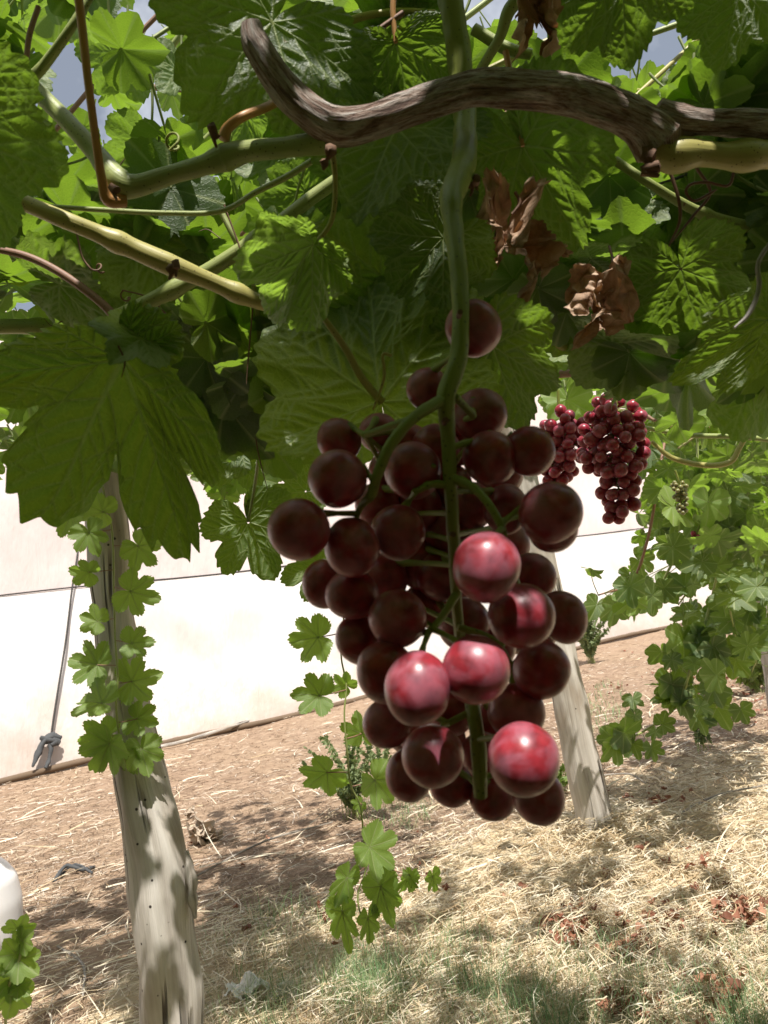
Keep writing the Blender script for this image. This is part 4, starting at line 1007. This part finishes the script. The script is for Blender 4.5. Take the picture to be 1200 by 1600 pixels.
# ---------------------------------------------------------------- hanging shoots
def shoot(label, stem, dep, leaves, sw, m=M_young, tint=.5, name='vine_shoot', lobr=(.45, .8), Y=None):
    t = thing(name, P(*stem[0], dep), label, 'vine shoot', 'young vine shoots hanging from the roof')
    pts = [P(x, y, dep + .01 * math.sin(k)) for k, (x, y) in enumerate(stem)]
    mb = MB(); C = tube(mb, pts, [sw] * (len(pts) - 1) + [sw * .5], 80, 8, nodes=len(stem)); mb.build('stem', M_green, t)
    for (ox, oy, tx, ty) in leaves:
        dd = dep + U(-.05, .03)
        sv = U(.85, 1.25); tx, ty = ox + (tx - ox) * sv, oy + (ty - oy) * sv
        tx, ty = ox + (tx - ox) * (.70 if sw > .002 else .74), oy + (ty - oy) * (.70 if sw > .002 else .74)
        nar = .5 if (sw < .002 and oy > 1360) else 1
        lf = pleaf(ox, oy, dd, tx, ty, dd + U(-.02, .02), tw=U(-32, 32), sx=nar, lob=U(*lobr), wave=U(.04, .1), droop=U(0, .3), fold=(U(0, .45), U(0, .45)), teeth=.09)
        mb = MB(); lf.mesh(mb, 230, 7, float(np.clip(tint + U(-.3, .3), 0, 1)), 0, True); lf.veins(mb, 1, .011, second=False)
        a = C[np.argmin(np.linalg.norm(C - lf.O, axis=1) + .25 * np.abs((C - lf.O) @ UP))]
        tube(mb, [lf.O, (lf.O + a) / 2 + RT * .003, a], .0011, 10, 5, .6, 2, cap=False)
        mb.build('leaf', [m, M_vein, M_pink], t)
    return t
shoot('leafy green shoot climbing the left post, leaves on both sides of a thin stem', [(160,760),(175,830),(178,930),(180,1000),(184,1060),(181,1100),(188,1160),(200,1205)], 1.66,
      [(112,804,84,853),(139,832,156,874),(139,894,86,885),(152,971,108,955),(152,1039,92,1026),(159,1099,106,1086),(167,1149,112,1165),(171,1162,144,1222),(195,1177,178,1219),
       (216,853,250,892),(204,924,258,940),(206,1005,266,1000),(206,1065,264,1052),(214,1123,262,1135),(221,1170,238,1236),(160,800,110,780)], .0024)
shoot('long thin shoot with sparse leaves hanging left of the large dark bunch', [(538,880),(537,964),(533,1024),(541,1069),(538,1117),(542,1170),(548,1226),(563,1260),(569,1324),(571,1361),(559,1399),(567,1440),(587,1485)], 1.35,
      [(497,996,438,1006),(499,1087,450,1080),(541,1071,516,1054),(565,1146,552,1106),(511,1207,470,1240),(586,1219,626,1268),(563,1255,548,1268),(578,1324,634,1368),
       (640,1367,662,1402),(638,1370,621,1410),(676,1369,683,1406),(542,1372,516,1440),(595,1385,620,1470),(535,1425,548,1495),(575,1435,583,1500),(600,1380,588,1430)], .0016, tint=.3)
shoot('short pale shoot tip hanging below the leaf roof left of centre', [(372,640),(362,700),(352,760),(350,800)], 1.2,
      [(352,770,330,800),(354,800,352,840),(340,745,318,780),(372,745,392,790)], .0014, tint=.8)

# ---------------------------------------------------------------- right thicket
th = thing('grapevine', G(1190, 1190), 'dense grapevine thicket with drooping shoots along the right side of the row', 'grapevine')
SHOOTS = [([(1000,560),(1040,640),(1030,740),(1010,850),(985,910),(935,930)],2.6), ([(1080,560),(1090,700),(1080,800),(1040,900),(1000,950)],2.9), ([(1160,560),(1150,700),(1130,820),(1090,900),(1060,945)],2.8),
          ([(1200,700),(1170,820),(1140,920),(1150,1000)],3.0), ([(1125,880),(1105,960),(1080,1040),(1060,1100),(1010,1140),(950,1170)],3.1), ([(1175,900),(1150,980),(1120,1060),(1095,1110)],3.1), ([(1220,820),(1200,900),(1190,1000),(1175,1050)],3.2),
          ([(960,600),(1010,650),(1090,680)],2.0), ([(1230,600),(1150,640),(1060,700)],2.2)]
for pts, d in SHOOTS:
    mb = MB(); C = tube(mb, [P(x, y, d + .1 * math.sin(k * 2)) for k, (x, y) in enumerate(pts)], [.005] * (len(pts) - 1) + [.0025], 60, 7, nodes=5); mb.build('cane', M_green if d > 2.7 else M_pink, th)
TL = []
for pts, d in SHOOTS:
    C = spline([P(x, y, d + .1 * math.sin(k * 2)) for k, (x, y) in enumerate(pts)], 60)
    L = np.sum(np.linalg.norm(np.diff(C, axis=0), axis=1))
    for k in range(int(L * 34)):
        c = C[int(U(0, 59.9))]; O = c + rng.normal(size=3) * np.array([.055, .12, .05])
        lf = rand_leaf(O, U(.05, .085), U(.4, .9)); TL.append((lf, c))
cnt = 0
POLY = [(985,560),(1230,560),(1230,960),(1160,940),(1090,900),(1040,850),(1010,780),(1040,720),(1000,640)]
while cnt < 460:
    x, y = U(940, 1240), U(560, 960)
    if not inpoly(x, y, POLY): continue
    if U(0, 1) > (0.95 if x > 1080 else .7): continue
    O = P(x, y, U(2.3, 4.2)); lf = rand_leaf(O, U(.055, .09), U(.4, .9)); TL.append((lf, None)); cnt += 1
for (ox, oy, tx, ty) in [(1068,1000,1070,1050),(1050,1065,1060,1105),(1040,1075,1020,1100),(1110,1068,1138,1078),(1090,1120,1105,1150),(1070,1150,1050,1180),(1040,1130,1010,1150),(995,1140,975,1175),(960,1160,940,1190),(975,1145,950,1135),(1120,1105,1140,1140),(1150,1030,1170,1060),(1100,1005,1080,1040)]:
    TL.append((pleaf(ox, oy, 3.05, tx, ty, 3.0, tw=U(-40, 40), lob=U(.4, .8), fold=(U(0, .5), U(0, .5))), None))
for k in range(230):
    x, y = (U(770, 1010), U(545, 650)) if k % 3 else (U(560, 800), U(520, 600))
    if y > 632 - 40 * (x < 850): continue
    TL.append((rand_leaf(P(x, y, U(1.7, 3.4)), U(.05, .075), U(.4, .9)), None))
for k in range(260):
    x, y = U(290, 500), U(540, 745)
    if y > np.interp(x, [290, 330, 420, 470, 500], [740, 745, 720, 650, 610]): continue
    TL.append((rand_leaf(P(x, y, U(2.3, 3.6)), U(.045, .07), U(.4, .9)), None))
def on_straw(lf):
    x, y = shadow_px(lf.O); return 1190 < y < 1600 and x < 1250
TL = [(lf, c) for lf, c in TL if not lf.blocks(LIT).any() and not (on_straw(lf) and rng.random() < .3)]
TL.sort(key=lambda q: -vis_size(q[0]))
# keep the clear view of the small bunches
TL = [(lf, c) for lf, c in TL if not (lambda x, y, d: 890 < x < 1012 and 600 < y < 815 and d < 1.3)(*proj(lf.O))]
mbr = MB()
for q, (lf, c) in enumerate(TL):
    ti = float(np.clip(rng.normal(.5, .35), 0, 1)); mm = mbr if q >= 100 else MB()
    lf.mesh(mm, 96, 5, ti, 0); petiole(mm, lf, 1, .05, .0014, to=c)
    if q < 100: mm.build('leaf', [M_leaf if q % 3 else M_young, M_vein], th)
tag(mbr.build('foliage', [M_leaf, M_vein], th), kind='stuff')

# vine further back on the left, above the sheet
bk = thing('grapevine', P(380, 640, 2.0), 'bushy sunlit vine growth seen further back between the broad leaf and the bunch', 'grapevine')
SB = [([(250,470),(290,560),(330,640),(350,700)],1.5), ([(420,500),(430,580),(420,650),(400,720)],1.6), ([(520,500),(480,580),(460,640),(450,700)],1.7), ([(330,520),(390,600),(470,620)],1.9)]
TB = []
for pts, d in SB:
    P3 = [P(x, y, d) for x, y in pts]; mb = MB(); C = tube(mb, P3, [.004, .003, .003, .0015][:len(P3)], 40, 7, nodes=3); mb.build('cane', M_green, bk)
    for k in range(26):
        c = C[int(U(0, 39.9))]; lf = rand_leaf(c + rng.normal(size=3) * .05, U(.04, .065), U(.4, .9)); TB.append(lf)
k = 0
while k < 260:
    x, y = U(240, 500), U(480, 735)
    if y > np.interp(x, [240, 300, 400, 480, 500], [640, 700, 730, 640, 600]): continue
    O = P(x, y, U(1.4, 2.4)); lf = rand_leaf(O, U(.045, .07), U(.3, .9))
    sx_, sy_ = shadow_px(lf.O); k += 1
    if 1000 < sy_ < 1600 and not inpoly(sx_, sy_, SHADE) and rng.random() < .3: continue
    TB.append(lf)
TB = [l for l in TB if not l.blocks(LIT).any()]
TB.sort(key=lambda l: -vis_size(l)); mbr = MB()
for q, lf in enumerate(TB):
    ti = float(np.clip(rng.normal(.6, .3), 0, 1)); mm = mbr if q >= 90 else MB(); lf.mesh(mm, 70, 5, ti, 0); petiole(mm, lf, 1)
    if q < 90: mm.build('leaf', [M_leaf, M_vein], bk)
if mbr.n: tag(mbr.build('foliage', [M_leaf, M_vein], bk), kind='stuff')

# ---------------------------------------------------------------- ground cover
def strands(name, N, sampler, length, width, lift, m, tints, arch=0.3, upright=0.0, seg=4, kind='stuff'):
    base = []; 
    while len(base) < N:
        q = sampler()
        if q is not None: base.append(q)
    base = np.array(base); n = len(base)
    az = rng.uniform(0, 2 * math.pi, n); L = rng.uniform(length[0], length[1], n); W = rng.uniform(width[0], width[1], n)
    dist = np.linalg.norm(base[:, :2], axis=1); W = W * np.clip(dist / 2.4, 0.8, 2.6); 
    el = rng.normal(upright, 0.22 if upright < .5 else .3, n); bend = rng.normal(0, 1.0, n)
    z0 = np.array([gz(x, y) for x, y in base[:, :2]]) + rng.uniform(0, 1, n) ** 2 * lift * base[:, 3] + 0.002
    V = np.zeros((n, seg + 1, 2, 3)); pos = np.stack([base[:, 0], base[:, 1], z0], 1); a = az.copy(); e = el.copy()
    for k in range(seg + 1):
        dv = np.stack([np.cos(a) * np.cos(e), np.sin(a) * np.cos(e), np.sin(e)], 1)
        sd = np.stack([-np.sin(a), np.cos(a), 0.6 * np.sin(a * 3)], 1); wk = W * (1 - 0.75 * (k / seg) ** 2)
        V[:, k, 0] = pos - sd * wk[:, None] / 2; V[:, k, 1] = pos + sd * wk[:, None] / 2
        pos = pos + dv * (L / seg)[:, None]; a += bend * 0.28; e -= arch * (1 if upright < .5 else .35)
        if upright < .5: pos[:, 2] = np.maximum(pos[:, 2], z0 - 0.004)
    idx = np.arange(n)[:, None] * (2 * (seg + 1)) + np.arange(seg)[None] * 2
    idx = idx.ravel(); F = np.stack([idx, idx + 1, idx + 3, idx + 2], 1)
    tn = np.clip(rng.normal(tints[0], tints[1], n) + base[:, 2], 0, 1)
    mb = MB(); mb.add(V.reshape(-1, 3), F, np.repeat(tn, 2 * (seg + 1))); o = mb.build(name, m)
    tag(o, kind=kind); return o
def gsample(region, dens):
    def f():
        x = U(-80, 1290); y = U(940, 1680)
        if region(x, y) < rng.random(): return None
        p = G(x, y)
        if p[1] > 14 or p[1] < 0.5: return None
        if (p - bA) @ wn < 0.05: return None
        cl = mnoise.noise(Vector((p[0] * 5, p[1] * 5, 1)))
        return (p[0], p[1], 0.18 * cl, max(0.15, 1 + 1.6 * cl))
    return f
def edge_y(x): return np.interp(x, [-50, 560, 760, 900, 1000, 1200, 1300], [1440, 1400, 1270, 1230, 1200, 1150, 1120])
def reg_straw(x, y):
    b = edge_y(x); 
    if x < 330: return 0.25 if y > 1480 else 0.04
    return float(np.clip((y - b + 40) / 70, 0, 1)) * (1.0 if y < 1520 else .6)
def reg_brown(x, y):
    b = edge_y(x); return float(np.clip((b - y + 60) / 80, 0.15, 1)) * (.8 if x < 600 else 1)
tag(strands('straw_mulch', 26000, gsample(reg_straw, 1), (.03, .12), (.0014, .0036), .035, M_straw, (.68, .25), .16), 'thick pale straw mulch', 'straw')
tag(strands('dry_grass_litter', 36000, gsample(reg_brown, 1), (.03, .13), (.001, .0026), .02, M_needle, (.5, .26), .18), 'thin brown dry grass litter', 'dry grass')
pb = PY(928, 1262, 2.98)
def around_post():
    a = U(0, 6.28); r_ = .06 + abs(rng.normal()) * .13; return (pb[0] + r_ * math.cos(a), pb[1] + r_ * math.sin(a), U(-.1, .2), max(.2, 1.6 - r_ * 5))
tag(strands('straw_mulch', 1400, around_post, (.04, .12), (.0014, .0034), .05, M_straw, (.62, .25), .12), 'straw heaped at the foot of the pale post', 'straw')
tag(strands('straw_mulch', 1500, gsample(lambda x, y: 1, 1), (.08, .28), (.002, .005), .03, M_straw, (.85, .2), .06), 'long pale dry stalks', 'straw')
def reg_grass(x, y):
    if x > 320 and y > 1455: return min(1, (y - 1440) / 110) * (.12 + 1.6 * max(0, mnoise.noise(Vector((x * .008, y * .012, 2))) + .12)) * (1 if x > 520 else .5)
    if 380 < x < 560 and 1420 < y: return .3
    return 0
tag(strands('grass', 4800, gsample(reg_grass, 1), (.04, .12), (.0008, .0018), .01, M_grass, (.5, .28), .3, 1.15, 5), 'sparse thin green grass', 'grass')
tag(strands('grass', 700, gsample(lambda x, y: .9 * (math.hypot((x - 945) / 40, (y - 1110) / 45) < 1) or .9 * (math.hypot((x - 620) / 60, (y - 1260) / 40) < 1), 1), (.03, .09), (.001, .002), .01, M_grass, (.55, .25), .3, 1.1, 4), 'small tufts of grass', 'grass')
# crumbled red brown leaf litter
mb = MB()
spots = [(1130,1060,75,32,130),(1180,1110,50,30,50),(1050,1035,70,22,40),(960,1075,26,9,16),(900,1450,45,35,60),(985,1490,45,30,40),(1160,1420,70,25,50),(1050,1440,50,30,34),(980,1590,50,30,34),(1120,1560,50,60,40),(1000,1250,90,20,26),(505,1435,14,10,8),(1090,1340,110,60,20),(700,1350,140,70,10),(440,1420,200,120,10)]
for (x, y, sx_, sy_, n_) in spots:
    for k in range(n_):
        g = G(x + rng.normal() * sx_ * .55, y + rng.normal() * sy_ * .55)
        if (g - bA) @ wn < .1 : continue
        g[2] = gz(g[0], g[1]) + U(.006, .03); lf = Leaf(g, g + nrm(rng.normal(size=3) * [1, 1, .3]) * U(.008, .024), nrm(rng.normal(size=3) * .5 + [0, 0, 1]), lob=.3, crump=.5, wave=.2, droop=.4, fold=(.5, .5))
        lf.mesh(mb, 16, 3, float(np.clip(rng.normal(.5, .3), 0, 1)), 0, False)
tag(mb.build('leaf_litter', M_litter), 'crumbled red brown fallen leaves', 'leaf litter', kind='stuff')

# weeds
def weed(px, py, n, h, spread, lsize, label, seed, m=M_weed, stemm=M_green, tint=.5, upr=1.0):
    rg = np.random.default_rng(seed); b = G(px, py); b[2] = gz(b[0], b[1])
    t = thing('weed', b, label, 'weed', 'weeds growing in the litter'); ms = MB(); ml = MB()
    for k in range(n):
        a = rg.uniform(0, 6.28); l = h * rg.uniform(.5, 1.1); sp = spread * rg.uniform(.3, 1)
        e = b + np.array([math.cos(a) * sp, math.sin(a) * sp, l * upr]); mid = b + np.array([math.cos(a) * sp * .35, math.sin(a) * sp * .35, l * .6 * upr])
        C = tube(ms, [b + rg.normal(size=3) * [.02, .02, 0], mid, e], [.002, .0015, .0006], 14, 5, .6)
        for q in range(3, 14):
            for z in range(2):
                v = nrm(rg.normal(size=3)); s_ = lsize * rg.uniform(.5, 1.2); lf = Leaf(C[q], C[q] + v * s_, nrm(rg.normal(size=3) + [0, 0, .8]), lob=.7, sx=.55, wave=.1, teeth=.03)
                lf.mesh(ml, 18, 2, float(np.clip(rg.normal(tint, .25), 0, 1)), 0)
    ms.build('stem', stemm, t); ml.build('foliage', m, t)
weed(555,1275,30,.36,.20,.026,'bushy grey green weed behind the long hanging shoot', 1)
weed(600,1230,14,.25,.14,.024,'smaller grey green weed between the shoot and the bunch', 12)
weed(925,1035,40,.62,.30,.05,'tall feathery weed against the sheet beside the pale post', 2, tint=.4)
weed(870,1240,14,.14,.12,.03,'low green weed at the foot of the pale post', 3, M_young)
weed(1185,1080,26,.4,.45,.06,'leafy weed at the right edge by the thicket', 4, M_young, tint=.3)
weed(1100,1170,10,.25,.1,.025,'small upright weed under the thicket shoots', 5, tint=.8)
# trailing sprout at lower left
sp_ = thing('vine_shoot', G(20, 1640), 'leafy green sprout at the lower left edge beside the white container', 'vine shoot')
mb = MB(); tube(mb, [G(10, 1680), P(10, 1560, 1.5), P(30, 1500, 1.48), P(40, 1440, 1.5)], .003, 20, 6); mb.build('stem', M_green, sp_)
for (ox, oy, tx, ty) in [(30,1500,68,1530),(25,1490,0,1460),(35,1470,55,1450),(15,1530,20,1580),(30,1540,50,1560),(10,1500,-20,1520),(28,1450,45,1425),(20,1550,10,1610)]:
    tx, ty = ox + (tx - ox) * .75, oy + (ty - oy) * .75; lf = pleaf(ox, oy, 1.48, tx, ty, 1.47, tw=U(-30, 30), lob=.4); mb = MB(); lf.mesh(mb, 90, 6, U(.3, .8), 0); lf.veins(mb, 1, .011, second=False); mb.build('leaf', [M_young, M_vein], sp_)

# ---------------------------------------------------------------- small things on the ground
def lathe(mb, base, prof, sides=40, axis=np.array([0, 0, 1.0])):
    tube(mb, [base + axis * z for z, r in prof], [r for z, r in prof], len(prof) * 5, sides)
cb_ = G(-50, 1512); cs_ = 1.55
jt = thing('plastic_container', cb_, 'smooth white rounded plastic container cut by the lower left edge', 'container')
mb = MB(); lathe(mb, cb_, [(z * cs_, r_ * cs_) for z, r_ in [(0, .07), (.015, .095), (.05, .108), (.11, .112), (.16, .105), (.195, .08), (.21, .04), (.23, .026)]]); mb.build('body', M_plast, jt)
mb = MB(); lathe(mb, cb_ + [0, 0, .355], [(0, .045), (.018, .047), (.04, .044)], 24); mb.build('cap', M_plast, jt)
mb = MB(); tube(mb, [cb_ + [-.13, 0, .30], cb_ + [-.15, .0, .40], cb_ + [-.06, 0, .42], cb_ + [-.03, 0, .33]], .010, 20, 8); mb.build('handle', M_plast, jt)
def crumple(name, px, py, sz, m, label, cat, seed, n=3, flat=.45):
    g = G(px, py); g[2] = gz(g[0], g[1]) + .01; mb = MB()
    for k in range(n):
        O = g + np.array([U(-1, 1) * sz * .3, U(-1, 1) * sz * .3, U(.0, .3) * sz])
        lf = Leaf(O, O + nrm(rng.normal(size=3) * [1, 1, .2]) * sz * U(.6, 1), nrm(rng.normal(size=3) * .3 + [0, 0, 1]), lob=0, crump=flat, wave=.15, droop=.3, fold=(.4, .4), teeth=0, seed=seed + k)
        lf.mesh(mb, 60, 10, .5, 0, False)
    return tag(mb.build(name, m), label, cat)
crumple('cloth', 312,1320,.10, M_cloth, 'crumpled beige cloth lying on the dirt just right of the left post', 'cloth', 1, 5)
crumple('cloth', 300,1275,.06, M_cloth, 'smaller beige cloth scrap above the crumpled cloth', 'cloth', 11, 2)
crumple('paper_scrap', 395,1562,.07, M_paper, 'torn white scrap in the grass at the bottom, the left one', 'scrap', 21, 2, .3)
crumple('paper_scrap', 450,1555,.05, M_paper, 'narrow curled white scrap in the grass at the bottom', 'scrap', 31, 2, .3)
mb = MB(); tube(mb, [G(85, 1385) + [0, 0, .02], G(105, 1372) + [0, 0, .05], G(130, 1370) + [0, 0, .03], G(148, 1362) + [0, 0, .02]], .008, 30, 8, rough=.4)
tube(mb, [G(95, 1375) + [0, 0, .02], G(120, 1366) + [0, 0, .04], G(145, 1372) + [0, 0, .02]], .006, 24, 8, rough=.4)
tag(mb.build('strap', M_rag), 'dark grey strap lying on the dirt left of the cracked post', 'strap')
mb = MB(); tube(mb, [G(250, 1172) + [0, 0, .03], G(300, 1162) + [0, 0, .04], G(400, 1130) + [0, 0, .05], G(450, 1112) + [0, 0, .04]], .018, 30, 8, rough=.2)
tag(mb.build('wooden_lath', M_post2), 'pale thin lath lying at the foot of the sheet', 'lath')
for k, (x1, y1, x2, y2) in enumerate([(300, 1370, 520, 1285), (945, 1215, 1010, 1228), (1020, 1300, 1200, 1230), (90, 1480, 130, 1560)]):
    a, b_ = G(x1, y1), G(x2, y2); a[2] = gz(a[0], a[1]) + .012; b_[2] = gz(b_[0], b_[1]) + .015; md = (a + b_) / 2 + rng.normal(size=3) * [.03, .03, .002] + [0, 0, .012]
    mb = MB(); tube(mb, [a, md, b_], [.004, .0045, .003], 20, 7, rough=.2)
    tag(mb.build('twig', M_post2), ['long thin dry twig crossing the shaded litter right of the left post', 'short pale twig by the foot of the pale post', 'dry twig lying in the straw at the right edge', 'dry twig near the lower left sprout'][k], 'twig', 'fallen twigs')
for o in bpy.data.objects:
    if '_o' in o: del o['_o']
